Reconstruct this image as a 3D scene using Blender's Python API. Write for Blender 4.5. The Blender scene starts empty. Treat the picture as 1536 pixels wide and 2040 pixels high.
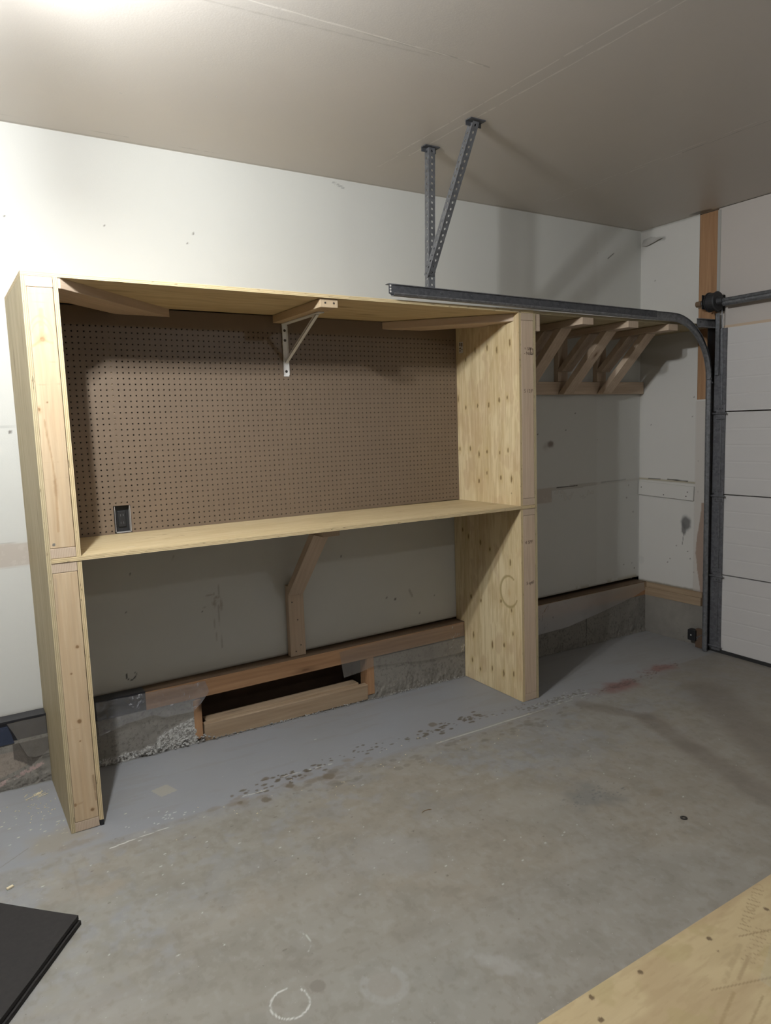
import bpy, math, random
import numpy as np
from mathutils import Vector, Matrix

# ---------------------------------------------------------------- camera, light, exposure
SC = bpy.context.scene
COL = SC.collection
SC.view_settings.view_transform = 'Standard'
SC.view_settings.look = 'None'
SC.view_settings.gamma = 1.0
SC.view_settings.use_curve_mapping = False
SC.view_settings.exposure = 0.0

def make_camera():
    yaw, pitch, roll = 0.561425, -0.119902, -0.034702
    cy, sy = math.cos(yaw), math.sin(yaw)
    fw = Vector((sy*math.cos(pitch), cy*math.cos(pitch), math.sin(pitch)))
    r = Vector((cy, -sy, 0)); u = r.cross(fw)
    r2 = math.cos(roll)*r + math.sin(roll)*u
    u2 = -math.sin(roll)*r + math.cos(roll)*u
    cd = bpy.data.cameras.new('camera'); cam = bpy.data.objects.new('camera', cd)
    m = Matrix((r2, u2, -fw)).transposed().to_4x4()
    m.translation = Vector((-0.32937, -3.46919, 1.51325))
    cam.matrix_world = m
    cd.sensor_fit = 'HORIZONTAL'; cd.sensor_width = 36.0; cd.lens = 1433.19/1536*36.0
    cd.clip_start = 0.02
    COL.objects.link(cam); SC.camera = cam
make_camera()

world = bpy.data.worlds.new('world'); SC.world = world
world.use_nodes = True
world.node_tree.nodes['Background'].inputs[0].default_value = (0.0, 0.0, 0.0, 1)
world.node_tree.nodes['Background'].inputs[1].default_value = 0.0

LAMP_W = 112.0          # each of the two ceiling bulbs near the back wall
FAR_W = 21.0           # the bulb further back in the garage
LAMP_COL = (0.955, 0.985, 1.01)
BULBS = [(-0.20, -1.57, 2.615), (-0.26, -1.76, 2.615)]
FAR_BULB = (2.3, -4.3, 2.69)

# ---------------------------------------------------------------- measures of the place
H = 2.809; XR = 4.067
SX, SY = 0.016582, -0.017170
def fz(x, y): return -SX*x - SY*y          # the slab falls towards the door
rnd = random.Random(5)
nr = np.random.RandomState(7)

# ---------------------------------------------------------------- materials
def mat(name):
    m = bpy.data.materials.new(name); m.use_nodes = True
    nt = m.node_tree; b = nt.nodes['Principled BSDF']
    return m, nt, b
def N(nt, t, **k):
    n = nt.nodes.new(t)
    for a, v in k.items():
        if a == 'inp':
            for i, x in v.items(): n.inputs[i].default_value = x
        else: setattr(n, a, v)
    return n
def L(nt, a, b): nt.links.new(a, b)
def ramp(nt, src, stops):
    r = N(nt, 'ShaderNodeValToRGB'); L(nt, src, r.inputs[0])
    e = r.color_ramp.elements
    while len(e) < len(stops): e.new(0.5)
    for i, (p, c) in enumerate(stops):
        e[i].position = p; e[i].color = (c if len(c) == 4 else (*c, 1))
    return r.outputs[0]
def mixc(nt, fac, a, b, mode='MIX'):
    m = N(nt, 'ShaderNodeMix', data_type='RGBA', blend_type=mode)
    for s, v in ((m.inputs[0], fac), (m.inputs[6], a), (m.inputs[7], b)):
        if isinstance(v, (int, float)): s.default_value = v
        elif isinstance(v, tuple): s.default_value = (*v, 1) if len(v) == 3 else v
        else: L(nt, v, s)
    return m.outputs[2]
def math_(nt, op, a, b=None):
    m = N(nt, 'ShaderNodeMath', operation=op)
    for i, v in enumerate((a, b)):
        if v is None: continue
        if isinstance(v, (int, float)): m.inputs[i].default_value = v
        else: L(nt, v, m.inputs[i])
    return m.outputs[0]
def scaled(nt, vec, s):
    m = N(nt, 'ShaderNodeMapping'); m.inputs['Scale'].default_value = s
    L(nt, vec, m.inputs[0]); return m.outputs[0]
def noise(nt, vec, scale, detail=3, rough=.55, dist=0.0):
    n = N(nt, 'ShaderNodeTexNoise', inp={'Scale': scale, 'Detail': detail, 'Roughness': rough, 'Distortion': dist})
    if vec is not None: L(nt, vec, n.inputs['Vector'])
    return n.outputs[0]
def bump(nt, b, h, dist, strength=1.0):
    n = N(nt, 'ShaderNodeBump', inp={'Strength': strength, 'Distance': dist})
    L(nt, h, n.inputs['Height']); L(nt, n.outputs[0], b.inputs['Normal'])
def pos(nt): return N(nt, 'ShaderNodeNewGeometry').outputs['Position']
def painted(nt, col):
    """own stains and marks of a surface, stored as a colour attribute with its coverage in alpha"""
    a = N(nt, 'ShaderNodeAttribute', attribute_name='paint')
    return mixc(nt, a.outputs['Alpha'], col, a.outputs['Color'])

def simple(name, col, rough=.6, metal=0.0, spec=.5, var=0.0, scale=20.0):
    m, nt, b = mat(name)
    c = (*col, 1)
    if var:
        n = noise(nt, pos(nt), scale, 4)
        o = mixc(nt, n, tuple(x*(1-var) for x in col), tuple(min(1, x*(1+var)) for x in col))
        L(nt, o, b.inputs['Base Color'])
    else: b.inputs['Base Color'].default_value = c
    b.inputs['Roughness'].default_value = rough; b.inputs['Metallic'].default_value = metal
    b.inputs['Specular IOR Level'].default_value = spec
    return m

def drywall(name, col, var=.04, rough=.62, spec=.25):
    m, nt, b = mat(name)
    p = pos(nt)
    c = mixc(nt, noise(nt, p, 1.3, 3), tuple(x*(1-var) for x in col), tuple(x*(1+var) for x in col))
    c = mixc(nt, noise(nt, p, 9, 4), c, (*[x*.97 for x in col],))
    c = painted(nt, c)
    L(nt, c, b.inputs['Base Color'])
    b.inputs['Roughness'].default_value = rough
    b.inputs['Specular IOR Level'].default_value = spec
    bump(nt, b, noise(nt, p, 160, 3), .0006, .5)
    return m

def lumber(name, base, dark, knot=(.16, .09, .045), knots=.55):
    m, nt, b = mat(name)
    at = N(nt, 'ShaderNodeAttribute', attribute_name='bc').outputs['Vector']
    ft = N(nt, 'ShaderNodeAttribute', attribute_name='ft').outputs['Fac']
    v = scaled(nt, at, (1.2, 22, 22))
    n1 = noise(nt, v, 1.6, 4, .6, .6)
    v2 = scaled(nt, at, (3, 160, 160)); n2 = noise(nt, v2, 1.2, 2)
    w = N(nt, 'ShaderNodeTexWave', wave_type='BANDS', bands_direction='Y',
          inp={'Scale': 14.0, 'Distortion': 9.0, 'Detail': 2.0, 'Detail Scale': .8})
    L(nt, scaled(nt, at, (.22, 1.0, .3)), w.inputs['Vector'])
    c = mixc(nt, ramp(nt, n1, [(.3, (0, 0, 0)), (.7, (1, 1, 1))]), base, dark)
    c = mixc(nt, math_(nt, 'MULTIPLY', w.outputs[0], .22), c, tuple(x*.72 for x in dark))
    c = mixc(nt, math_(nt, 'MULTIPLY', n2, .25), c, tuple(min(1, x*1.12) for x in base))
    # knots
    vo = N(nt, 'ShaderNodeTexVoronoi', feature='F1', inp={'Scale': 1.0, 'Randomness': 1.0})
    L(nt, scaled(nt, at, (2.6, 12, 6)), vo.inputs['Vector'])
    sel = math_(nt, 'GREATER_THAN', N(nt, 'ShaderNodeSeparateColor').outputs[0], 1 - knots)
    sp = sel.node.inputs[0].links[0].from_node; L(nt, vo.outputs['Color'], sp.inputs[0])
    k = ramp(nt, vo.outputs['Distance'], [(.05, (1, 1, 1)), (.11, (.45, .45, .45)), (.26, (0, 0, 0))])
    c = mixc(nt, math_(nt, 'MULTIPLY', k, sel), c, knot)
    # end grain is darker wood
    end = math_(nt, 'GREATER_THAN', ft, 1.5)
    ring = N(nt, 'ShaderNodeTexWave', wave_type='RINGS', rings_direction='X', inp={'Scale': 55.0, 'Distortion': 1.0})
    L(nt, at, ring.inputs['Vector'])
    ec = mixc(nt, math_(nt, 'MULTIPLY', ring.outputs[0], .5), tuple(x*.92 for x in base), tuple(x*.7 for x in dark))
    c = mixc(nt, end, c, ec)
    c = painted(nt, c)
    L(nt, c, b.inputs['Base Color'])
    b.inputs['Roughness'].default_value = .62; b.inputs['Specular IOR Level'].default_value = .25
    bump(nt, b, n2, .0006, .5)
    return m

def plywood(name, base, dark, knot, thick, nply=5, patch=.5):
    m, nt, b = mat(name)
    at = N(nt, 'ShaderNodeAttribute', attribute_name='bc').outputs['Vector']
    ft = N(nt, 'ShaderNodeAttribute', attribute_name='ft').outputs['Fac']
    n0 = noise(nt, scaled(nt, at, (1.3, 5, 5)), 1.3, 3, .5, 1.5)
    c = mixc(nt, ramp(nt, n0, [(.35, (0, 0, 0)), (.65, (1, 1, 1))]), base, dark)
    w = N(nt, 'ShaderNodeTexWave', wave_type='BANDS', bands_direction='Y',
          inp={'Scale': 6.0, 'Distortion': 14.0, 'Detail': 2.5, 'Detail Scale': .9})
    L(nt, scaled(nt, at, (.35, 1.0, 1.0)), w.inputs['Vector'])
    c = mixc(nt, math_(nt, 'MULTIPLY', ramp(nt, w.outputs[0], [(.72, (0, 0, 0)), (1, (1, 1, 1))]), .38), c, tuple(x*.74 for x in dark))
    n2 = noise(nt, scaled(nt, at, (4, 220, 220)), 1.0, 2)
    c = mixc(nt, math_(nt, 'MULTIPLY', n2, .18), c, tuple(min(1, x*1.15) for x in base))
    vo = N(nt, 'ShaderNodeTexVoronoi', feature='F1', inp={'Scale': 1.0, 'Randomness': .9})
    L(nt, scaled(nt, at, (3.2, 11, 11)), vo.inputs['Vector'])
    sp = N(nt, 'ShaderNodeSeparateColor'); L(nt, vo.outputs['Color'], sp.inputs[0])
    sel = math_(nt, 'GREATER_THAN', sp.outputs[0], 1 - patch)
    k = ramp(nt, vo.outputs['Distance'], [(.045, (1, 1, 1)), (.10, (.5, .5, .5)), (.3, (0, 0, 0))])
    c = mixc(nt, math_(nt, 'MULTIPLY', k, sel), c, knot)
    # laminated edges
    s3 = N(nt, 'ShaderNodeSeparateXYZ'); L(nt, at, s3.inputs[0])
    wob = math_(nt, 'MULTIPLY', math_(nt, 'SUBTRACT', noise(nt, scaled(nt, at, (9, 9, 0)), 3, 3), .5), .0035)
    lay = math_(nt, 'MULTIPLY', math_(nt, 'ADD', s3.outputs[2], wob), nply/thick)
    fr = math_(nt, 'FRACT', lay)
    odd = math_(nt, 'MODULO', math_(nt, 'FLOOR', lay), 2.0)
    ec = mixc(nt, math_(nt, 'GREATER_THAN', odd, .5), tuple(min(1, x*1.05) for x in base), tuple(x*.86 for x in dark))
    gl = ramp(nt, fr, [(0, (1, 1, 1)), (.12, (0, 0, 0)), (.88, (0, 0, 0)), (1, (1, 1, 1))])
    ec = mixc(nt, math_(nt, 'MULTIPLY', gl, .75), ec, tuple(x*.35 for x in dark))
    voids = ramp(nt, noise(nt, scaled(nt, at, (26, 26, 130)), 1.0, 2), [(.66, (0, 0, 0)), (.72, (1, 1, 1))])
    ec = mixc(nt, math_(nt, 'MULTIPLY', voids, .7), ec, (.09, .06, .035))
    c = mixc(nt, math_(nt, 'GREATER_THAN', ft, .5), c, ec)
    c = painted(nt, c)
    L(nt, c, b.inputs['Base Color'])
    b.inputs['Roughness'].default_value = .6; b.inputs['Specular IOR Level'].default_value = .25
    bump(nt, b, n2, .0006, .5)
    return m

def galvanised(name, col, rough=.38, metal=.75, dust=.25):
    m, nt, b = mat(name)
    p = pos(nt)
    vo = N(nt, 'ShaderNodeTexVoronoi', feature='F1', inp={'Scale': 70.0}); L(nt, p, vo.inputs['Vector'])
    sp = N(nt, 'ShaderNodeSeparateColor'); L(nt, vo.outputs['Color'], sp.inputs[0])
    c = mixc(nt, sp.outputs[0], tuple(x*.8 for x in col), tuple(min(1, x*1.2) for x in col))
    d = ramp(nt, noise(nt, p, 14, 5, .7), [(.45, (0, 0, 0)), (.75, (1, 1, 1))])
    c = mixc(nt, math_(nt, 'MULTIPLY', d, dust), c, tuple(x*.6+.05 for x in col))
    L(nt, c, b.inputs['Base Color'])
    b.inputs['Metallic'].default_value = metal; b.inputs['Roughness'].default_value = rough
    return m

def concrete(name, col, dark):
    m, nt, b = mat(name)
    p = pos(nt)
    c = mixc(nt, ramp(nt, noise(nt, p, 4, 5, .6), [(.35, (0, 0, 0)), (.68, (1, 1, 1))]), col, dark)
    pit = ramp(nt, noise(nt, p, 38, 3, .6), [(.66, (0, 0, 0)), (.72, (1, 1, 1))])
    c = mixc(nt, math_(nt, 'MULTIPLY', pit, .45), c, tuple(x*.45 for x in dark))
    L(nt, painted(nt, c), b.inputs['Base Color']); b.inputs['Roughness'].default_value = .85
    bump(nt, b, noise(nt, p, 45, 6, .7), .006, .6)
    return m

def floor_mat():
    m, nt, b = mat('garage_floor_concrete')
    p = pos(nt)
    a = N(nt, 'ShaderNodeAttribute', attribute_name='paint')
    n1 = noise(nt, p, 2.3, 5, .6); n2 = noise(nt, p, 26, 5, .65)
    base = a.outputs['Color']
    c = mixc(nt, math_(nt, 'MULTIPLY', ramp(nt, n1, [(.35, (0, 0, 0)), (.7, (1, 1, 1))]), .22), base, (.21, .19, .155))
    c = mixc(nt, math_(nt, 'MULTIPLY', ramp(nt, n2, [(.4, (0, 0, 0)), (.75, (1, 1, 1))]), .10), c, (.31, .30, .27))
    sp = ramp(nt, noise(nt, p, 120, 2, .5), [(.74, (0, 0, 0)), (.78, (1, 1, 1))])
    c = mixc(nt, math_(nt, 'MULTIPLY', sp, .5), c, (.55, .54, .5))
    sp2 = ramp(nt, noise(nt, scaled(nt, p, (1, 1.01, 1)), 95, 2, .5), [(.20, (1, 1, 1)), (.25, (0, 0, 0))])
    c = mixc(nt, math_(nt, 'MULTIPLY', sp2, .5), c, (.08, .07, .06))
    L(nt, c, b.inputs['Base Color'])
    b.inputs['Roughness'].default_value = .5; b.inputs['Specular IOR Level'].default_value = .3
    bump(nt, b, n2, .0012, .35)
    return m

def plastic_mat(name='clear_poly_sheeting', haze=.24, tint=(.36, .33, .29), gloss=.3, rough=.4, bmp=.25):
    m = bpy.data.materials.new(name); m.use_nodes = True; nt = m.node_tree
    for n in list(nt.nodes): nt.nodes.remove(n)
    out = N(nt, 'ShaderNodeOutputMaterial')
    tr = N(nt, 'ShaderNodeBsdfTransparent', inp={'Color': (.93, .93, .92, 1)})
    df = N(nt, 'ShaderNodeBsdfDiffuse', inp={'Color': (*tint, 1)})
    gl = N(nt, 'ShaderNodeBsdfGlossy', inp={'Color': (1, 1, 1, 1), 'Roughness': rough})
    n = noise(nt, pos(nt), 11, 3, .5, 1.5)
    bp = N(nt, 'ShaderNodeBump', inp={'Strength': bmp, 'Distance': .010}); L(nt, n, bp.inputs['Height'])
    L(nt, bp.outputs[0], gl.inputs['Normal'])
    m1 = N(nt, 'ShaderNodeMixShader', inp={0: haze}); L(nt, tr.outputs[0], m1.inputs[1]); L(nt, df.outputs[0], m1.inputs[2])
    fr = N(nt, 'ShaderNodeFresnel', inp={'IOR': 1.45}); L(nt, bp.outputs[0], fr.inputs['Normal'])
    f2 = math_(nt, 'MULTIPLY', fr.outputs[0], gloss)
    m2 = N(nt, 'ShaderNodeMixShader'); L(nt, f2, m2.inputs[0]); L(nt, m1.outputs[0], m2.inputs[1]); L(nt, gl.outputs[0], m2.inputs[2])
    L(nt, m2.outputs[0], out.inputs[0])
    return m

def emit(name, col, s):
    m, nt, b = mat(name)
    b.inputs['Base Color'].default_value = (.9, .9, .88, 1)
    b.inputs['Emission Color'].default_value = (*col, 1); b.inputs['Emission Strength'].default_value = s
    return m

PT = 0.0156
M = {}
M['wall'] = drywall('primed_drywall', (.555, .55, .51))
M['wall_r'] = drywall('door_wall_drywall', (.58, .56, .52))
M['wall_far'] = drywall('dark_unseen_wall', (.26, .25, .23))  # unseen walls, toned dark to deepen the shadows in view
M['ceil'] = drywall('ceiling_drywall', (.53, .49, .445), rough=.45, spec=.9)
M['floor'] = floor_mat()
M['pine'] = lumber('pale_framing_lumber', (.56, .435, .285), (.44, .32, .195))
M['pineface'] = lumber('pale_stud_face', (.56, .435, .285), (.44, .32, .195), knots=0.0)
M['pine2'] = lumber('pinkish_framing_lumber', (.57, .45, .335), (.46, .345, .245), knots=.35)
M['oldpine'] = lumber('aged_orange_lumber', (.40, .235, .125), (.28, .15, .075), (.08, .04, .02))
M['greypine'] = lumber('weathered_lumber', (.36, .27, .18), (.26, .18, .11), (.08, .05, .03))
M['brownpine'] = lumber('dark_brown_sill_lumber', (.17, .115, .07), (.11, .07, .045), (.05, .03, .02))
M['ply'] = plywood('sheathing_plywood', (.62, .50, .30), (.52, .395, .215), (.22, .14, .06), PT)
M['plyout'] = plywood('outer_sheathing_plywood', (.50, .42, .265), (.41, .33, .19), (.2, .13, .06), PT)
M['peg'] = simple('brown_hardboard', (.165, .120, .082), .40, var=.06, scale=6)
M['galv'] = galvanised('galvanised_steel', (.115, .117, .122), .5, .35)
M['track'] = galvanised('dull_galvanised_track', (.20, .205, .215), .42, .6)
M['angle'] = galvanised('dark_angle_iron', (.085, .087, .095), .5, .4)
M['trackdark'] = simple('greasy_dark_steel', (.035, .035, .037), .5, .3)
M['stile'] = galvanised('dark_galvanised_stile', (.16, .16, .17), .5, .5)
M['white'] = simple('white_enamel', (.72, .71, .69), .45, var=.03)
M['doorw'] = drywall('white_door_skin', (.56, .54, .52), .03)
M['screw'] = simple('dark_screw', (.06, .055, .05), .5, .6)
M['screwlight'] = simple('zinc_screw', (.55, .52, .45), .35, .8)
M['black'] = simple('black_plastic', (.012, .012, .013), .5)
M['rubber'] = simple('black_rubber', (.026, .024, .023), .85, var=.25, scale=60, spec=.25)
M['void'] = simple('cavity_shade', (.02, .016, .012), .9)
M['recess'] = simple('dark_brown_cavity_board', (.10, .06, .035), .8, var=.3, scale=12)
M['conc'] = concrete('footing_concrete', (.235, .218, .188), (.165, .15, .13))
M['rubble'] = concrete('crumbled_concrete', (.42, .41, .385), (.20, .19, .175))
M['plastic'] = plastic_mat()
M['plastic2'] = plastic_mat('shiny_poly_sheeting', .22, (.40, .40, .41), 1.6, .13, .9)
M['membrane'] = simple('black_membrane', (.016, .016, .02), .35)
M['bluefoam'] = simple('navy_insulation_board', (.02, .028, .052), .6, var=.1)
M['ink'] = simple('faded_stamp_ink', (.12, .085, .06), .8)
M['inklight'] = simple('light_stamp_ink', (.33, .25, .14), .8)
M['paper'] = simple('white_label_paper', (.62, .6, .56), .7)
M['porcelain_grey'] = simple('grey_cut_edge', (.36, .34, .32), .7)
M['porcelain'] = simple('white_porcelain', (.8, .8, .78), .3)
M['dustw'] = simple('pale_wood_chip', (.72, .62, .42), .8)
M['tape'] = drywall('torn_joint_tape', (.36, .35, .32), .1)
M['header'] = drywall('header_drywall', (.50, .455, .415))
M['gasket'] = simple('black_door_seal', (.02, .02, .02), .7)

# ---------------------------------------------------------------- mesh building
class MB:
    """collects boards, boxes, tubes; remembers board coordinates for the grain"""
    def __init__(s): s.v = []; s.f = []; s.bc = []; s.ft = []; s.mi = []
    def face(s, idx, bc=None, ft=0.0, mi=0):
        s.f.append(idx); s.bc.append(bc or [(0, 0, 0)]*len(idx)); s.ft.append(ft); s.mi.append(mi)
    def beam(s, a, b, wdir, w, t, la=0.0, lb=0.0, off=None, mi=0, zfun=None):
        """board from a to b (centre line), width w along wdir, thickness t; la/lb skew the end cuts"""
        a, b = Vector(a), Vector(b); ax = (b-a); ln = ax.length; ax.normalize()
        wd = Vector(wdir); wd = (wd - ax*wd.dot(ax)).normalized(); td = ax.cross(wd)
        o = off if off is not None else (rnd.uniform(0, 40), rnd.uniform(0, 40))
        i0 = len(s.v); bc = []
        for li, (p, sk) in enumerate(((a, la), (b, lb))):
            for wi in (-1, 1):
                for ti in (-1, 1):
                    l = sk*wi
                    q = p + ax*l + wd*(wi*w/2) + td*(ti*t/2)
                    if zfun: q = zfun(q)
                    s.v.append(q); bc.append((o[0]+(ln*li)+l, o[1]+wi*w/2, (ti+1)/2*t))
        for idx, ft in (((0, 1, 3, 2), 2), ((4, 6, 7, 5), 2), ((0, 4, 5, 1), 1), ((2, 3, 7, 6), 1), ((0, 2, 6, 4), 0), ((1, 5, 7, 3), 0)):
            s.face([i0+i for i in idx], [bc[i] for i in idx], float(ft), mi)
        return s
    def box(s, x0, x1, y0, y1, z0, z1, grain='x', thin=None, mi=0, zfun=None, off=None):
        d = {'x': (x1-x0), 'y': (y1-y0), 'z': (z1-z0)}
        rest = [k for k in 'xyz' if k != grain]
        if thin is None: thin = min(rest, key=lambda k: d[k])
        wide = [k for k in rest if k != thin][0]
        c = {'x': (x0+x1)/2, 'y': (y0+y1)/2, 'z': (z0+z1)/2}
        U = {'x': Vector((1, 0, 0)), 'y': Vector((0, 1, 0)), 'z': Vector((0, 0, 1))}
        cc = Vector((c['x'], c['y'], c['z']))
        return s.beam(cc-U[grain]*d[grain]/2, cc+U[grain]*d[grain]/2, U[wide], d[wide], d[thin], mi=mi, zfun=zfun, off=off)
    def tube(s, a, b, r, n=16, r2=None, cap=True, mi=0):
        a, b = Vector(a), Vector(b); ax = (b-a).normalized()
        u = ax.orthogonal().normalized(); w = ax.cross(u); r2 = r if r2 is None else r2
        i0 = len(s.v)
        for p, rr in ((a, r), (b, r2)):
            for k in range(n):
                t = 2*math.pi*k/n; s.v.append(p+u*math.cos(t)*rr+w*math.sin(t)*rr)
        for k in range(n):
            k2 = (k+1) % n; s.face([i0+k, i0+k2, i0+n+k2, i0+n+k], mi=mi)
        if cap:
            s.face([i0+k for k in range(n)][::-1], mi=mi); s.face([i0+n+k for k in range(n)], mi=mi)
        return s
    def sweep(s, prof, frames, closed=False, cap=True):
        """prof: list of (u,v); frames: list of (origin, U, V)"""
        i0 = len(s.v); n = len(prof)
        for o, U, V in frames:
            for (a, b) in prof: s.v.append(Vector(o)+Vector(U)*a+Vector(V)*b)
        for j in range(len(frames)-1):
            for k in range(n if closed else n-1):
                k2 = (k+1) % n
                s.face([i0+j*n+k, i0+j*n+k2, i0+(j+1)*n+k2, i0+(j+1)*n+k])
        if closed and cap:
            s.face([i0+k for k in range(n)][::-1]); s.face([i0+(len(frames)-1)*n+k for k in range(n)])
        return s
    def poly(s, pts, thick_dir=None, mi=0):
        """flat outline extruded by thick_dir"""
        i0 = len(s.v); n = len(pts); d = Vector(thick_dir)
        for p in pts: s.v.append(Vector(p))
        for p in pts: s.v.append(Vector(p)+d)
        s.face([i0+k for k in range(n)], mi=mi); s.face([i0+n+k for k in range(n)][::-1], mi=mi)
        for k in range(n):
            k2 = (k+1) % n; s.face([i0+k2, i0+k, i0+n+k, i0+n+k2], mi=mi)
        return s

def base_of(o):
    b = Vector((0, 0, 0))
    while o is not None: b += o.location; o = o.parent
    return b

def obj(name, mb, m, parent=None, bevel=0.0, smooth=False, solid=0.0):
    me = bpy.data.meshes.new(name); bo = base_of(parent)
    me.from_pydata([tuple(Vector(v)-bo) for v in mb.v], [], mb.f)
    a = me.attributes.new('bc', 'FLOAT_VECTOR', 'CORNER')
    a.data.foreach_set('vector', np.array([c for f in mb.bc for c in f], dtype=np.float32).ravel())
    t = me.attributes.new('ft', 'FLOAT', 'FACE'); t.data.foreach_set('value', np.array(mb.ft, dtype=np.float32))
    pa = me.attributes.new('paint', 'FLOAT_COLOR', 'POINT'); pa.data.foreach_set('color', np.zeros(4*len(me.vertices), dtype=np.float32))
    ms = m if isinstance(m, (list, tuple)) else [m]
    for x in ms: me.materials.append(x)
    if len(ms) > 1: me.polygons.foreach_set('material_index', mb.mi)
    import bmesh
    b2 = bmesh.new(); b2.from_mesh(me); bmesh.ops.recalc_face_normals(b2, faces=b2.faces); b2.to_mesh(me); b2.free()
    if smooth: me.polygons.foreach_set('use_smooth', [True]*len(me.polygons))
    me.update()
    o = bpy.data.objects.new(name, me); COL.objects.link(o)
    if parent: o.parent = parent
    if solid:
        sm = o.modifiers.new('solid', 'SOLIDIFY'); sm.thickness = solid; sm.offset = 0
    if bevel:
        bm = o.modifiers.new('bevel', 'BEVEL'); bm.width = bevel; bm.segments = 2; bm.limit_method = 'ANGLE'
        bm.angle_limit = math.radians(40)
    return o

def pieces(name, mb, m, parent=None, **k):
    """every separate piece of mb becomes an object of its own"""
    par = list(range(len(mb.v)))
    def find(i):
        while par[i] != i: par[i] = par[par[i]]; i = par[i]
        return i
    for f in mb.f:
        for q in f[1:]: par[find(q)] = find(f[0])
    groups = {}
    for i, f in enumerate(mb.f): groups.setdefault(find(f[0]), []).append(i)
    out = []
    for fs in groups.values():
        p = MB(); mp = {}
        for i in fs:
            idx = []
            for q in mb.f[i]:
                if q not in mp: mp[q] = len(p.v); p.v.append(mb.v[q])
                idx.append(mp[q])
            p.face(idx, mb.bc[i], mb.ft[i], mb.mi[i])
        out.append(obj(name, p, m, parent, **k))
    return out

def tag(o, label=None, cat=None, group=None, kind=None):
    for k, v in (('label', label), ('category', cat), ('group', group), ('kind', kind)):
        if v: o[k] = v
    return o
def thing(name, label, cat, loc=(0, 0, 0), group=None):
    o = bpy.data.objects.new(name, None); COL.objects.link(o); o.location = loc
    o.empty_display_size = .1
    return tag(o, label, cat, group)
def struct(name, mb, m, label=None, **k):
    return tag(obj(name, mb, m, **k), label, None, None, 'structure')

# ---- painted surfaces: a fine grid whose own stains and marks are stored per vertex
def vnoise(X, Y, scale, seed, octaves=4):
    out = np.zeros_like(X); amp = 1.0; tot = 0
    rs = np.random.RandomState(seed)
    for o in range(octaves):
        g = rs.rand(97, 97); x = X*scale*(2**o)+13.7*o+500; y = Y*scale*(2**o)+7.3*o+500
        xi = np.floor(x).astype(int); yi = np.floor(y).astype(int); fx = x-xi; fy = y-yi
        fx = fx*fx*(3-2*fx); fy = fy*fy*(3-2*fy)
        a = g[xi % 97, yi % 97]; b = g[(xi+1) % 97, yi % 97]; c = g[xi % 97, (yi+1) % 97]; d = g[(xi+1) % 97, (yi+1) % 97]
        out += amp*((a*(1-fx)+b*fx)*(1-fy)+(c*(1-fx)+d*fx)*fy); tot += amp; amp *= .5
    return out/tot
def sstep(a, b, x):
    t = np.clip((x-a)/(b-a+1e-12), 0, 1); return t*t*(3-2*t)
def segd(X, Y, p, q):
    px, py = p; qx, qy = q; dx, dy = qx-px, qy-py
    t = np.clip(((X-px)*dx+(Y-py)*dy)/(dx*dx+dy*dy), 0, 1)
    return np.hypot(X-px-t*dx, Y-py-t*dy), t
class Paint:
    def __init__(s, U, V, col=(0, 0, 0), a=0.0):
        s.U = U; s.V = V; s.c = np.zeros(U.shape+(4,), np.float32); s.c[..., :3] = col; s.c[..., 3] = a
    def put(s, mask, col, cover=True):
        m = np.clip(mask, 0, 1)[..., None]; col = np.array(col, np.float32)
        a0 = s.c[..., 3:4]; na = a0+(1-a0)*m if cover else a0
        w = m if not cover else np.where(na > 1e-6, m/np.maximum(na, 1e-6), 0)
        s.c[..., :3] = s.c[..., :3]*(1-w)+col*w; s.c[..., 3:4] = na
    def line(s, p, q, w, col, a=1.0, rough=0.0, seed=1):
        d, t = segd(s.U, s.V, p, q)
        m = 1-sstep(w*.4, w, d)
        if rough: m = m*sstep(rough-.15, rough+.15, vnoise(s.U, s.V, 60, seed, 3))
        s.put(m*a, col)
    def blob(s, c, r, col, a=1.0, ry=None, ang=0.0, edge=.35, warp=.35, seed=3, wscale=None):
        ry = ry or r; x = s.U-c[0]; y = s.V-c[1]; ca, sa = math.cos(ang), math.sin(ang)
        u = (x*ca+y*sa)/r; v = (-x*sa+y*ca)/ry; d = np.hypot(u, v)
        sel = d < 2.2
        if not sel.any(): return
        n = np.zeros_like(d); n[sel] = vnoise(s.U[sel], s.V[sel], wscale or 1.2/max(min(r, ry), .01), seed, 3)-.5
        m = 1-sstep(1-edge, 1+edge*.3, d+n*warp*2)
        s.put(m*a*sel, col)
    def ring(s, c, r, w, col, a=1.0, ry=None, a0=None, a1=None, rough=.0, seed=9):
        ry = ry or r; x = s.U-c[0]; y = s.V-c[1]; d = np.abs(np.hypot(x/r, y/ry)-1)*min(r, ry)
        m = 1-sstep(w*.4, w, d)
        if a0 is not None:
            t = np.degrees(np.arctan2(y, x)) % 360
            m = m*(((t-a0) % 360) < ((a1-a0) % 360))
        if rough: m = m*sstep(rough-.2, rough+.2, vnoise(s.U, s.V, 70, seed, 3))
        s.put(m*a, col)

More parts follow.
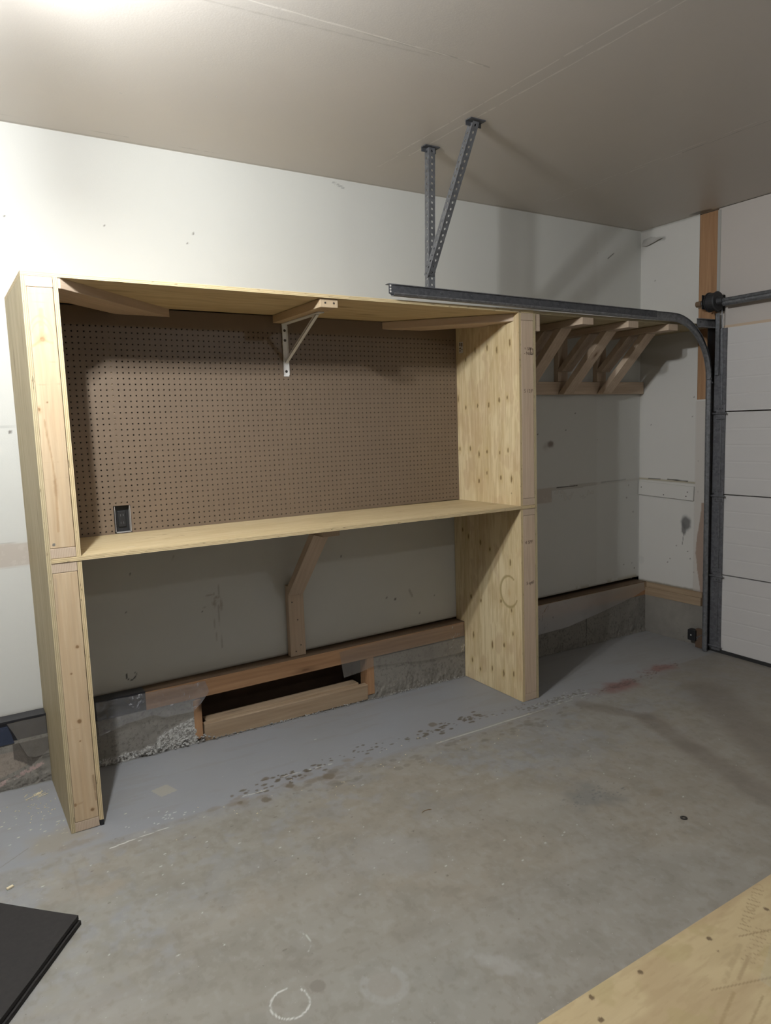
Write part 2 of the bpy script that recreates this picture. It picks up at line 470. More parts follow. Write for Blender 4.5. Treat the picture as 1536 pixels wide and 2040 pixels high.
def canvas(name, u0, u1, v0, v1, step, P, m, paint, parent=None, bc=None, hole=None):
    """P(U,V)->xyz arrays; paint(Paint) fills the marks"""
    nu = max(2, int(round((u1-u0)/step))+1); nv = max(2, int(round((v1-v0)/step))+1)
    U, V = np.meshgrid(np.linspace(u0, u1, nu), np.linspace(v0, v1, nv), indexing='ij')
    X, Y, Z = P(U, V); co = np.stack([X, Y, Z], -1).reshape(-1, 3).astype(np.float32)
    co -= np.array(base_of(parent), np.float32)
    i = np.arange(nu*nv).reshape(nu, nv)
    F = np.stack([i[:-1, :-1], i[1:, :-1], i[1:, 1:], i[:-1, 1:]], -1).reshape(-1, 4)
    me = bpy.data.meshes.new(name)
    me.vertices.add(len(co)); me.vertices.foreach_set('co', co.ravel())
    me.loops.add(F.size); me.loops.foreach_set('vertex_index', F.ravel().astype(np.int32))
    me.polygons.add(len(F)); me.polygons.foreach_set('loop_start', np.arange(0, F.size, 4, dtype=np.int32))
    me.update(calc_edges=True)
    pa = Paint(U, V); paint(pa)
    at = me.attributes.new('paint', 'FLOAT_COLOR', 'POINT'); at.data.foreach_set('color', pa.c.reshape(-1).astype(np.float32))
    b = bc(U, V) if bc else (U, V, U*0)
    at = me.attributes.new('bc', 'FLOAT_VECTOR', 'POINT'); at.data.foreach_set('vector', np.stack(b, -1).astype(np.float32).ravel())
    me.materials.append(m)
    o = bpy.data.objects.new(name, me); COL.objects.link(o)
    if parent: o.parent = parent
    return o

# ================================================================ THE SHELL
GREY = (.245, .252, .268); CONC = (.255, .238, .208)
def paint_floor(p):
    U, V = p.U, p.V
    n1 = vnoise(U, V, .9, 11); n2 = vnoise(U, V, 5, 12); n3 = vnoise(U, V, 22, 13)
    p.c[..., :3] = CONC; p.c[..., 3] = 1
    warm = sstep(.45, .65, vnoise(U, V, 1.3, 17))
    p.put(warm*.6, (.27, .235, .185)); p.put(sstep(.5, .7, vnoise(U, V, 1.6, 18))*.5, (.215, .212, .19))
    # grey paint: solid along the wall, worn elsewhere
    edge = -0.735 + (n2-.5)*.02
    solid = sstep(0, .03, V-edge+np.where(U > 2.5, -.02-(U-2.5)*.02, 0))
    worn = sstep(.52, .62, n1*.5+n2*.2+n3*.3+np.clip(.35-U, 0, .5)*.32-.02)
    worn = worn*sstep(-1.75, -1.2, V-U*.10)
    mid = sstep(.46, .58, n2*.55+n3*.45)*sstep(-1.6, -.8, V)*.55
    soft = sstep(-.13, .05, V-edge+(n3-.5)*.12)*.75
    p.put(np.maximum(np.maximum(solid*(.93+.07*n3), soft), np.maximum(worn*.7, mid)), GREY)
    p.put(solid*sstep(1.9, 3.4, U)*.65, (.255, .25, .24))
    # mottled wear over the bare concrete
    f1 = vnoise(U, V*1.4, 9, 71, 5); f2 = vnoise(U*1.3, V, 34, 72, 4); bare = 1-solid
    p.put(bare*sstep(.52, .66, f1)*.35, (.30, .285, .25)); pass
    p.put(bare*(1-sstep(.34, .47, f1))*.38, (.20, .185, .155)); p.put(bare*(1-sstep(.30, .40, f2))*.30, (.17, .15, .12)); p.put(bare*sstep(.62, .72, f2)*.25, (.33, .32, .29))
    f3 = vnoise(U*.5, V*3, 7, 73, 5); p.put(sstep(.60, .70, f3)*.16, (.19, .165, .13))
    # browner and darker towards the door
    p.put(sstep(2.4, 3.6, U+V*.2)*(1-solid)*.55, (.20, .172, .140))
    # tyre track
    for (a, b, w) in (((2.60, -.80), (2.75, -1.10), .06), ((2.75, -1.10), (2.62, -1.45), .09), ((2.62, -1.45), (2.48, -1.95), .11), ((3.35, -1.05), (2.75, -1.9), .2)):
        d, t = segd(U, V, a, b); p.put((1-sstep(w*.3, w, d+(n2-.5)*.06))*.5, (.13, .105, .085))
    # scrape band where something stood, paint drips
    rs = np.random.RandomState(4)
    def spots(n, c0, c1, sp, r0, r1, col, a=.8):
        for i in range(n):
            t = rs.rand(); x = c0[0]+(c1[0]-c0[0])*t+rs.randn()*sp; y = c0[1]+(c1[1]-c0[1])*t+rs.randn()*sp*.5
            r = rs.uniform(r0, r1)
            sel = (np.abs(U-x) < r*3) & (np.abs(V-y) < r*3)
            if sel.any():
                d = np.hypot((U[sel]-x)/r*rs.uniform(.6, 1), (V[sel]-y)/r*1.3)+(n3[sel]-.5)*.6
                m = (1-sstep(.75, 1.1, d))*a; cc = np.array(col)
                p.c[sel, :3] = p.c[sel, :3]*(1-m[:, None])+cc*m[:, None]
    spots(48, (.70, -.68), (1.05, -.62), .045, .004, .013, (.085, .065, .042), .9)
    spots(30, (1.05, -.60), (1.6, -.62), .04, .004, .010, (.085, .065, .042), .9)
    spots(50, (1.62, -.63), (2.0, -.58), .045, .004, .014, (.08, .06, .04), .9)
    spots(22, (2.0, -.62), (2.35, -.64), .03, .003, .009, (.12, .1, .08))
    spots(70, (2.25, -.68), (2.75, -.66), .035, .003, .012, (.12, .11, .09))
    spots(60, (2.4, -.66), (2.75, -.69), .05, .002, .006, (.5, .5, .46), .7)
    spots(40, (.55, -.72), (1.3, -.70), .05, .010, .028, (.19, .16, .125), .45)
    spots(70, (.9, -.80), (2.6, -.80), .09, .006, .024, (.14, .125, .105), .5)
    spots(120, (0, -.9), (2.4, -1.6), .5, .002, .004, (.6, .6, .56), .8)
    spots(60, (0, -.9), (2.4, -1.7), .5, .002, .005, (.12, .1, .08), .8)
    spots(40, (-.2, -.35), (.05, -.62), .09, .0022, .0042, (.62, .58, .44), .9)
    spots(34, (.22, -.66), (.42, -.68), .05, .002, .0038, (.6, .6, .56), .9)
    for (x, y, r) in ((.73, -.77, .022), (.80, -.60, .017), (.86, -.72, .022), (1.04, -.74, .03), (1.75, -.55, .026), (.63, -.73, .012), (.62, -.66, .01)):
        p.blob((x, y), r, (.115, .085, .055), .8, seed=int(x*99))
    # red spill and grey oil patch
    for (x, y, r, ry) in ((3.0, -.72, .17, .07), (3.43, -.66, .16, .05)):
        p.blob((x, y), r*1.05, (.20, .105, .095), .95, ry=ry*1.15, edge=.8, warp=.6, seed=21)
    spots(60, (2.85, -.72), (3.12, -.72), .03, .003, .010, (.11, .06, .055), .8)
    spots(50, (3.15, -.70), (3.55, -.66), .035, .003, .010, (.12, .075, .065), .8)
    p.blob((1.87, -1.50), .15, (.14, .145, .145), .6, ry=.10, edge=.9, warp=.9, seed=22)
    spots(60, (1.72, -1.48), (2.0, -1.52), .06, .002, .007, (.12, .12, .12), .7)
    # beige patch, can marks
    sq = (np.abs((U-.392)*.9+(V+.455)*.3) < .036) & (np.abs((V+.455)*.95-(U-.392)*.25) < .040)
    p.put(sq*.8, (.345, .32, .265))
    p.ring((.362, -1.797), .053, .0032, (.64, .63, .6), .95, a0=75, a1=395, rough=.25)
    p.blob((.452, -1.785), .024, (.185, .165, .14), .85, edge=.15, warp=.08)
    p.ring((.612, -1.882), .058, .018, (.36, .355, .335), .45, a0=120, a1=400, rough=.3, seed=5)
    p.blob((.612, -1.882), .050, (.285, .265, .235), .6, edge=.2, warp=.1)
    p.ring((.97, -1.38), .16, .008, (.23, .22, .2), .35, a0=40, a1=200)
    p.blob((.97, -1.38), .15, (.285, .28, .27), .4, edge=.3)
    p.blob((2.13, -1.63), .05, (.20, .165, .12), .55, ry=.03, seed=8)
    p.blob((1.6, -1.42), .16, (.345, .33, .29), .3)
    p.ring((.455, -1.60), .06, .0025, (.6, .6, .57), .6, a0=-60, a1=40, rough=.5)
    p.blob((.93, -1.99), .12, (.36, .35, .33), .5, ry=.03, ang=-1.0, edge=.9, warp=.9, seed=31)
    # chalk or tape residue lines
    p.line((.104, -.772), (.19, -.760), .0035, (.66, .65, .6)); p.line((.19, -.760), (.328, -.750), .0028, (.62, .6, .55), .8, .35)
    p.line((1.640, -.738), (2.266, -.728), .006, (.5, .49, .44), .9, .22)
    p.line((.86, -.625), (1.12, -.640), .004, (.6, .58, .52), .8, .5); p.line((.66, -.69), (.76, -.695), .0035, (.6, .58, .52), .8, .4)
    p.line((2.26, -.73), (2.6, -.715), .004, (.46, .45, .41), .7, .4)
    # left corner dirt
    p.blob((-.07, -.60), .16, (.25, .22, .17), .7, ry=.10, edge=.9, warp=.8, seed=41)
    p.blob((.0, -.67), .09, (.20, .17, .14), .6, ry=.03, ang=.1, edge=.8, warp=.8, seed=42)
    p.blob((.02, -1.0), .10, (.28, .24, .19), .6, ry=.05, edge=.9, warp=.9, seed=43)
    p.line((-.28, -.70), (-.15, -.60), .003, (.16, .14, .12), .7, .3)
    p.line((-.03, -.80), (-.04, -1.03), .006, (.21, .19, .165), .45, .2)
    p.blob((.10, -.93), .035, (.20, .19, .18), .6, ry=.012)
    # sawdust speckle near the posts
    # darker line along the wall foot
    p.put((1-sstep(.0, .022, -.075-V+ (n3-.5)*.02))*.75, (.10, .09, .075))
def floor_P(U, V): return U, V, -SX*U-SY*V

fl = canvas('floor', -0.6, XR+.02, -2.6, -.06, .0048, floor_P, M['floor'], paint_floor)
tag(fl, None, None, None, 'structure')
def paint_plain(p):
    p.c[..., :3] = CONC; p.c[..., 3] = 1
rest = MB()
def flatquad(x0, x1, y0, y1):
    i = len(rest.v); rest.v += [Vector((x, y, fz(x, y)-.0005)) for x, y in ((x0, y0), (x1, y0), (x1, y1), (x0, y1))]; rest.face([i, i+1, i+2, i+3])
M['floorplain'] = simple('plain_garage_concrete', CONC, .6, var=.12, scale=3)
flatquad(-3.0, -.6, -6.6, .02); flatquad(-.6, XR+.3, -6.6, -2.6); flatquad(XR+.02, XR+.4, -2.6, 0); flatquad(-.6, XR+.02, -.06, .3)
struct('floor', rest, M['floorplain'])

# ceiling with taped joints
def paint_ceil(p):
    U, V = p.U, p.V; w = (.78, .74, .68); dk = (.30, .275, .24)
    # joint running out from the wall (x about 1.74)
    p.put((1-sstep(.03, .06, np.abs(U-(1.745+.02*(-V-.5)))))*sstep(.25, .45, -V)*.22, (.44, .415, .38))
    for dx, s in ((-.035, 2), (.035, 3)):
        x0 = 1.75+dx
        p.line((x0-.01, -.45), (x0+.04, -2.2), .0045, w, .75, .28, s)
    p.line((1.72, -.25), (1.73, -.42), .004, w, .5, .4, 7)
    for dx, s in ((-.03, 4), (.0, 5)):
        p.line((2.955+dx, -.22), (2.99+dx, -1.8), .0045, w, .7, .35, s)
    p.line((2.975, -1.1), (2.995, -1.8), .0035, dk, .8, .15, 15)
    # long joint parallel to the wall
    p.put((1-sstep(.035, .06, np.abs(V+1.24)))*(1-sstep(1.4, 1.75, U))*.25, (.54, .51, .47))
    p.line((.45, -1.215), (1.30, -1.275-.0), .005, dk, .45, .2, 6)
    p.line((.20, -1.27), (1.54, -1.31), .0045, w, .8, .2, 8)
    p.line((1.0, -1.285), (1.55, -1.312), .003, dk, .7, .1, 9)
    # tape edge in the wall corner
    p.put((1-sstep(.0, .012, np.abs(V+.012)))*.45, (.25, .235, .2))
    p.line((-.4, -.075), (.35, -.070), .002, dk, .6, .35, 10); p.line((.35, -.070), (1.0, -.060), .002, dk, .5, .45, 10)
    p.line((2.7, -.02), (4.06, -.015), .006, dk, .8, .1, 11)
    p.line((4.05, -.1), (4.06, -1.3), .008, dk, .7, .35, 12)
    p.blob((4.03, -.50), .035, (.12, .11, .09), .9, ry=.09, seed=7)
    p.blob((.75, -.62), .004, (.75, .75, .73), 1); p.blob((.42, -.48), .003, (.7, .7, .68), 1)
cl = canvas('ceiling', -0.9, XR+.02, -2.3, .02, .0055, lambda U, V: (U, V, U*0+H), M['ceil'], paint_ceil)
tag(cl, None, None, None, 'structure')
mb = MB()
for (x0, x1, y0, y1) in ((-3, -.9, -6.6, .02), (-.9, XR+.3, -6.6, -2.3)):
    i = len(mb.v); mb.v += [Vector((x0, y0, H)), Vector((x0, y1, H)), Vector((x1, y1, H)), Vector((x1, y0, H))]; mb.face([i, i+1, i+2, i+3])
struct('ceiling', mb, M['ceil'])

# back wall drywall
TAN = (.43, .37, .31)
def paint_back(p):
    U, V = p.U, p.V; n = vnoise(U, V, 12, 3); n2 = vnoise(U, V, 40, 4)
    # bare joint tape band
    band = sstep(.0, .004, V-(.958+(n-.5)*.006))*(1-sstep(.0, .004, V-(1.060+(n-.5)*.006)))
    p.put(band*(U < 3.175)*.8, TAN)
    p.put((np.abs(V-(1.052+(U-3.2)*.004)) < .010)*(U > 3.175)*.6, (.38, .34, .29))
    p.line((3.22, 1.055), (3.42, 1.058), .0045, (.03, .025, .02), 1, .2, 5); p.line((3.66, 1.060), (3.92, 1.065), .0055, (.04, .035, .03), 1, .15, 6)
    p.put((band > .5)*(n2 > .66)*.4, (.52, .48, .42))
    # lit wall past the post's shadow painted paler; corner bead of tape
    p.put(sstep(3.60, 3.63, U)*.5, (.60, .60, .565)); p.put(sstep(4.045, 4.055, U)*.4, (.62, .62, .6))
    # hanger side patch, screw heads and stains
    for (x, z, r) in ((.028, 2.433, .005), (.427, 2.44, .004), (.829, 2.446, .006), (.797, 2.40, .006), (-.027, 1.541, .007), (3.62, 2.62, .004), (.389, .68, .004),
                      (.75, .62, .005), (1.9, .5, .007), (1.84, .52, .005), (2.07, .39, .006), (1.55, .8, .005), (2.18, .48, .005), (.42, .86, .006), (1.33, .75, .004),
                      (3.05, 1.42, .006), (3.31, 1.44, .006), (3.62, 1.36, .004), (3.95, 1.02, .006), (4.02, .40, .008), (3.99, .44, .006), (3.9, .44, .006), (4.0, .82, .006), (3.93, .93, .008), (3.4, 1.55, .006)):
        p.blob((x, z), r, (.14, .12, .10), .9, edge=.3)
    p.blob((3.167, 1.352), .035, (.17, .13, .105), .85, ry=.028, edge=.6); p.blob((3.12, 1.335), .03, (.33, .28, .25), .5, edge=.9)
    p.line((3.72, 2.592), (3.785, 2.636), .004, (.05, .04, .03)); 
    p.ring((.389, .372), .022, .0035, (.03, .03, .03), 1, a0=140, a1=395, rough=.2); p.line((.378, .40), (.376, .44), .002, (.2, .2, .19), .8)
    for (x, z, r, ry) in ((.80, .70, .03, .006), (.83, .68, .02, .008), (.815, .655, .012, .02), (.76, .64, .01, .006), (.85, .64, .008, .03)): p.blob((x, z), r, (.27, .21, .165), .6, ry=ry, edge=.8, warp=.8)
    for (a, b) in (((.835, .64), (.842, .42)), ((.805, .60), (.818, .46)), ((.845, .75), (.838, .66)), ((.62, .9), (.63, .92))): p.line(a, b, .003, (.30, .25, .21), .55, .35, 3)
    p.line((2.0, .54), (2.02, .50), .007, (.33, .30, .28), .8)
    p.line((.05, 1.689), (.085, 1.715), .004, (.36, .36, .34), .7); p.line((-.2, 1.56), (.04, 1.565), .002, (.45, .45, .42), .6); p.line((.03, 1.387), (.05, 1.385), .003, (.3, .3, .28), .8)
    p.line((1.60, 2.79), (1.66, 2.77), .006, (.33, .32, .3), .8, .3)
    # scraped bottom edge
    e = .303+.0062*U
    p.put((1-sstep(0, .012, V-e-.004*(n2-.3)))*.75, (.16, .13, .09))
    p.put((1-sstep(0, .035, V-e))*(U > 3.4)*(n > .5)*.8, (.33, .30, .22))
    p.put((1-sstep(0, .028, V-e))*(U < .0)*.6, (.42, .40, .35))
def back_P(U, V):
    z = .303+.0062*U
    Vv = V.copy(); Vv[:, 0] = z[:, 0]
    return U, U*0, np.maximum(Vv, z)
bw = canvas('wall_back', -0.9, XR, .29, H, .0065, back_P, M['wall'], paint_back)
tag(bw, None, None, None, 'structure')
mb = MB(); mb.box(-3.0, -.9, 0, .012, .0, H); mb.box(-3.0, XR+.3, .30, .32, -.2, H)
struct('wall_back', mb, M['wall'])
mb = MB(); mb.box(-3.05, -3.0, -6.6, .02, 0, H); struct('wall_left', mb, M['wall_far'])
mb = MB(); mb.box(-3.0, XR+.3, -6.65, -6.6, -.1, H); struct('wall_front', mb, M['wall_far'])

# door wall: drywall field, framed strip, header
def paint_right(p):
    U, V = p.U, p.V; n = vnoise(U, V, 14, 5); n2 = vnoise(U, V, 45, 6)
    # U = -y (distance from the back wall), V = z
    p.line((.055, 2.735), (.19, 2.72), .018, (.30, .29, .27), .7, .1, 3)
    for (a, b, w) in (((.0, 1.062), (.455, 1.050), .010),): p.line(a, b, w, (.36, .32, .23), .9)
    p.line((.08, 1.066), (.18, 1.064), .004, (.03, .025, .02)); p.line((.24, 1.066), (.40, 1.058), .005, (.03, .025, .02))
    p.blob((.392, .768), .046, (.13, .125, .12), .92, ry=.056, edge=.5, warp=.25, seed=5)
    p.blob((.378, .725), .022, (.13, .125, .12), .85, ry=.05, edge=.5)
    p.line((.378, .70), (.366, .615), .003, (.13, .12, .1), .9)
    p.line((.455, .30), (.455, .91), .0025, (.33, .31, .28), .7, .3)
    for (x, z) in ((.12, 2.45), (.41, .57), (.43, .52), (.43, 1.50), (.10, 1.45), (.25, .47), (.27, .50), (.32, .60), (.48, .99), (.48, 1.2), (.44, 1.63), (.46, .43)):
        p.blob((x, z), .005, (.16, .14, .12), .9)
    p.blob((.02, .46), .03, (.45, .44, .42), .4)
    e = .303
    p.put((1-sstep(0, .014, V-e-.006*(n2-.4)))*.8, (.17, .14, .09))
    # taped strip down the jamb side below the bare stud
    p.put(sstep(.455, .459, U)*(V < 1.60)*.55, (.47, .42, .37))
    tear = .505-.035*sstep(.0, 1.0, (np.abs(V-.58) < .3)*(1-np.abs(V-.58)/.3))+(n-.5)*.02
    p.put(sstep(0, .004, U-tear)*(V < .92)*.9, (.30, .21, .16))
    p.put((1-sstep(0, .015, H-V-(n-.5)*.012))*.5, (.2, .19, .16))
rw = canvas('wall_right', 0, .462, .300, H, .005, lambda U, V: (U*0+XR, -U, V), M['wall_r'], paint_right)
tag(rw, None, None, None, 'structure')
rw = canvas('wall_right', .462, .535, .300, 1.612, .005, lambda U, V: (U*0+XR, -U, V), M['wall_r'], paint_right)
tag(rw, None, None, None, 'structure')
mb = MB(); mb.box(XR-.012, XR+.012, -3.6, -.605, 2.06, H-.003); struct('wall_right', mb, M['header']); mb = MB(); mb.box(XR+.03, XR+.06, -6.6, 0, -.2, H); struct('wall_right', mb, M['header']); mb = MB(); mb.box(XR-.0, XR+.012, -6.6, -3.6, -.2, H)
struct('wall_right', mb, M['header'])
mb = MB(); mb.box(XR+.004, XR+.028, -.612, -.455, -.15, H-.004, grain='z'); struct('trim_1', mb, M['oldpine'])
mb = MB(); mb.box(XR-.016, XR+.0, -.620, -.600, 2.2, H-.012, grain='z'); struct('trim_2', mb, M['tape'])
mb = MB(); mb.box(XR-.022, XR-.010, -3.6, -.66, 2.052, 2.072, grain='y'); struct('trim_3', mb, M['pine2'])

# ---- footing, sill plates
FY = -.075
def zfloor_box(mb, x0, x1, y0, y1, z1, **k):
    i = len(mb.v); mb.box(x0, x1, y0, y1, 0, z1, **k)
    for v in mb.v[i:]:
        if abs(v.z) < 1e-6: v.z = fz(v.x, v.y)-.004
mb = MB(); zfloor_box(mb, -3.0, .66, FY, .30, .212); zfloor_box(mb, 1.68, XR+.05, FY, .30, .205)
mb.box(.66, 1.68, -.03, .30, -.05, .012); mb.box(.66, 1.68, FY, -.03, -.05, -.002)
struct('wall_back', mb, M['conc'])
def paint_footing(p):
    U, V = p.U, p.V; n = vnoise(U, V, 18, 3); n2 = vnoise(U, V, 110, 8)
    p.c[..., :3] = (.215, .20, .172); p.c[..., 3] = .55
    p.put(sstep(.5, .7, n)*.6, (.15, .137, .118)); p.put((n2 > .64)*.6, (.10, .09, .075))
    # paler chalky crumbled foot, left of the opening
    foot = .035+.10*sstep(.35, .66, U)+(n-.5)*.05
    p.put((1-sstep(-.01, .01, V-foot))*(U < .66)*(U > -.0)*.85, (.33, .32, .29))
    n4 = vnoise(U*1.6, V*2.2, 120, 9, 4); p.put((V < foot)*(U < .66)*(U > 0)*sstep(.52, .66, n4)*.8, (.56, .55, .52)); p.put((V < foot)*(U < .66)*(U > 0)*(1-sstep(.36, .47, n4))*.8, (.10, .09, .08))
    foot = .02+(n-.5)*.03-SX*U
    p.put((V < foot)*(U > 1.68)*(n2 > .6)*.7, (.5, .49, .47)); p.put((V < foot-.015)*(n2 < .45)*.8, (.09, .08, .07))
    p.put((np.abs(U-3.42+(n-.5)*.01) < .003)*.8, (.05, .05, .045))
    p.put((U < 0)*(V > .02+U*.3+.1)*(V < .17)*(U < -.09)*.5, (.30, .24, .19))
    p.put((U < -.02)*(np.abs(V-(.055-.3*(U+.13)*-1)) < .010)*(n2 > .5)*.8, (.42, .30, .27))
    # soil dark triangle where the sheeting was pulled away
    t = (V > .085+np.abs(U+.076)*.75)*(V < .20)*(U < .01)*(U > -.14); p.put(t*.85, (.07, .06, .05))
def foot_P(U, V):
    n = vnoise(U, V, 30, 21, 4)-.5; lowf = np.clip((.10-V)/.1, 0, 1)
    zz = np.where(V <= .0001-.05, V, V)
    z = fz_np(U, FY)*(1-V/.212)+V
    return U, FY-.002-np.abs(n)*.022*lowf-.002*np.abs(n), z
def fz_np(x, y): return -SX*x-SY*y
for (a, b, top) in ((-.6, .66, .212), (1.68, XR-.02, .205)):
    o = canvas('wall_back', a, b, 0, top, .0035, foot_P, M['conc'], paint_footing); tag(o, None, None, None, 'structure')
mb = MB(); zfloor_box(mb, XR-.018, XR+.03, -.56, 0, .205); struct('wall_right', mb, M['conc'])
M['sill'] = M['oldpine']
mb = MB(); mb.box(.43, 2.36, FY, -.036, .212, .300, grain='x', off=(3, 5)); mb.box(2.44, XR-.01, FY, -.036, .205, .300, grain='x')
struct('baseboard_back', mb, M['oldpine'], bevel=.002)
mb = MB(); mb.box(-3, XR-.01, FY+.001, .012, .298, .304, grain='x'); mb.box(.43, XR, -.03, .3, .205, .3); struct('baseboard_back', mb, M['brownpine'])
mb = MB(); mb.box(-3, .43, FY+.004, .012, .214, .298, grain='x'); mb.box(-3, .43, FY-.0015, .010, .298, .3065, grain='x'); struct('baseboard_back', mb, M['membrane'])
mb = MB(); mb.box(XR-.022, XR+.02, -.53, -.02, .205, .262, grain='y'); mb.box(XR-.010, XR+.02, -.53, -.0, .262, .300, grain='y'); struct('baseboard_right', mb, M['greypine'], bevel=.002)
mb = MB(); mb.box(3.0, XR-.01, FY-.004, -.04, .262, .30, grain='x'); struct('baseboard_back', mb, M['greypine'])

# framed crawl opening in the footing
op = thing('vent_opening', 'low wood-framed opening in the footing under the workbench', 'opening', (1.17, -.05, 0))
mb = MB(); mb.box(.66, 1.68, .17, .18, 0, .215); mb.box(.66, 1.68, -.03, .18, .01, .016); obj('back_board', mb, M['recess'], op)
mb = MB(); mb.box(.652, .692, FY-.004, .0, .006, .205, grain='z'); obj('side_board', mb, M['oldpine'], op, bevel=.002)
mb = MB(); mb.box(1.645, 1.690, FY-.004, .0, .0, .212, grain='z'); obj('side_board', mb, M['oldpine'], op, bevel=.002)
mb = MB(); mb.beam((.70, -.062, .030), (1.645, -.062, .020), (0, 0, 1), .088, .038); obj('bottom_board', mb, M['greypine'], op, bevel=.004)
mb = MB(); mb.beam((.72, -.02, .070), (1.60, -.02, .068), (0, 1, 0), .07, .016); obj('bottom_board', mb, M['greypine'], op, bevel=.003)

# crumbled concrete along the wall foot
rb = MB(); rs = np.random.RandomState(3)
for i in range(560):
    x = rs.uniform(.12, 2.34) if i < 480 else rs.uniform(2.5, 4.0)
    big = x < .75
    y = FY-.006-abs(rs.randn())*(.010 if not big else .012); r = rs.uniform(.002, .0055 if not big else .008)
    z = fz(x, y)+r*.3+(rs.uniform(0, .035) if big else rs.uniform(0, .008))
    if big: y = max(y, FY-.022)
    i0 = len(rb.v)
    for q in ((1, 0, 0), (-1, 0, 0), (0, 1, 0), (0, -1, 0), (0, 0, 1), (0, 0, -1)):
        rb.v.append(Vector((x+q[0]*r*rs.uniform(.6, 1.4), y+q[1]*r*rs.uniform(.6, 1.2), max(z+q[2]*r*rs.uniform(.5, 1), fz(x, y)))))
    for a, b, c in ((0, 2, 4), (2, 1, 4), (1, 3, 4), (3, 0, 4), (2, 0, 5), (1, 2, 5), (3, 1, 5), (0, 3, 5)): rb.face([i0+a, i0+b, i0+c])
o = obj('concrete_rubble', rb, M['rubble'])
tag(o, 'pale crumbled concrete grit along the foot of the back wall', 'rubble', None, 'stuff')

# ================================================================ CEILING LAMPS (just above the frame)
def lamp(name, label, bulbs, base, glow):
    t = thing(name, label, 'ceiling lamp', base)
    mb = MB(); mb.tube((base[0], base[1], H-.022), (base[0], base[1], H-.001), .075 if len(bulbs) == 1 else .13, 24); obj('canopy', mb, M['porcelain'], t, smooth=False)
    for b in bulbs:
        mb = MB(); mb.tube((b[0], b[1], b[2]+.035), (b[0], b[1], H-.02), .022, 16); obj('lamp_socket', mb, M['porcelain'], t)
        mb = MB(); n = 10
        prof = [(0.004, -.036), (.018, -.033), (.029, -.020), (.033, 0), (.028, .02), (.018, .036), (.014, .05)]
        for r, z in prof:
            for k in range(16):
                a = 2*math.pi*k/16; mb.v.append(Vector((b[0]+r*math.cos(a), b[1]+r*math.sin(a), b[2]+z)))
        for j in range(len(prof)-1):
            for k in range(16):
                k2 = (k+1) % 16; mb.face([j*16+k, j*16+k2, (j+1)*16+k2, (j+1)*16+k])
        mb.face(list(range(16))[::-1])
        obj('bulb', mb, glow, t, smooth=True)
    return t
lamp('ceiling_lamp', 'twin bulb ceiling lamp above the left end of the workbench', BULBS, (-.23, -1.665, H), emit('lit_bulb_glass', LAMP_COL, LAMP_W*20.5))
lamp('ceiling_lamp', 'single bulb ceiling lamp at the rear of the garage', [FAR_BULB], (FAR_BULB[0], FAR_BULB[1], H), emit('lit_rear_bulb_glass', LAMP_COL, FAR_W*20.5))

# ================================================================ WORKBENCH
D = -.5913
XI, XRI = .1046, 2.344      # inner plywood faces of the end panels (left outer side, right inner side)
def ztop(x): return 2.0985-.003*x          # upper face of the top board
def zsh(x): return 1.0640-.0045*x          # upper face of the bench top
wb = thing('workbench', 'tall plywood and lumber workbench with pegboard back against the garage wall', 'workbench', (1.23, -.3, fz(1.23, -.3)))
def slope(zf, z0):
    return lambda q: Vector((q.x, q.y, q.z-z0+zf(q.x)))
# top board
mb = MB(); mb.box(0, 2.452, D, -.003, ztop(0)-PT, ztop(0), grain='x', thin='z', zfun=slope(ztop, ztop(0)), off=(2, 3)); obj('top_board', mb, M['ply'], wb)
# bench top
mb = MB(); mb.box(PT, 2.4492, D-.003, -.003, 1.064-PT, 1.064, grain='x', thin='z', zfun=slope(zsh, 1.064), off=(9, 3)); obj('benchtop', mb, M['ply'], wb)
def paint_bench(p):
    U, V = p.U, p.V
    n = vnoise(U*1.2, V*5, 3, 91); n2 = vnoise(U*2, V*30, 6, 92)
    p.c[..., :3] = (.50, .395, .225); p.c[..., 3] = .6
    p.put(sstep(.45, .6, n)*.6, (.57, .46, .28)); p.put(sstep(.52, .66, n2)*.35, (.42, .31, .165))
    for (x, y, r, ry) in ((.45, -.30, .05, .006), (.52, -.24, .06, .005), (.57, -.34, .045, .007), (.66, -.21, .08, .004), (.50, -.37, .03, .004), (1.75, -.30, .05, .006), (2.05, -.33, .04, .005), (1.28, -.40, .05, .004)):
        p.blob((x, y), r, (.30, .20, .095), .75, ry=ry, edge=.9, warp=.9, seed=int(x*40)); p.blob((x+.01, y), r*.25, (.15, .09, .04), .8, ry=ry*.7, edge=.7, warp=.6)
    for k in range(9):
        x = .3+k*.22; p.line((x, -.12-.04*(k % 3)), (x+.18, -.13-.05*((k+1) % 3)), .003, (.36, .26, .13), .5, .4, k)
    for (x, y) in ((.60, -.12), (.31, -.50), (.93, -.2), (1.6, -.15)): p.line((x, y), (x+.03, y+.004), .003, (.72, .68, .6), .7, .3)
bt = [o for o in wb.children if o.name.startswith('benchtop')][0]
canvas('benchtop_face', XI+PT+.001, 2.3435, D-.001, -.062, .0045, lambda U, V: (U, V, 1.0640-.0045*U+.0006), M['ply'], paint_bench, bt, lambda U, V: (U+81, V+5, U*0))
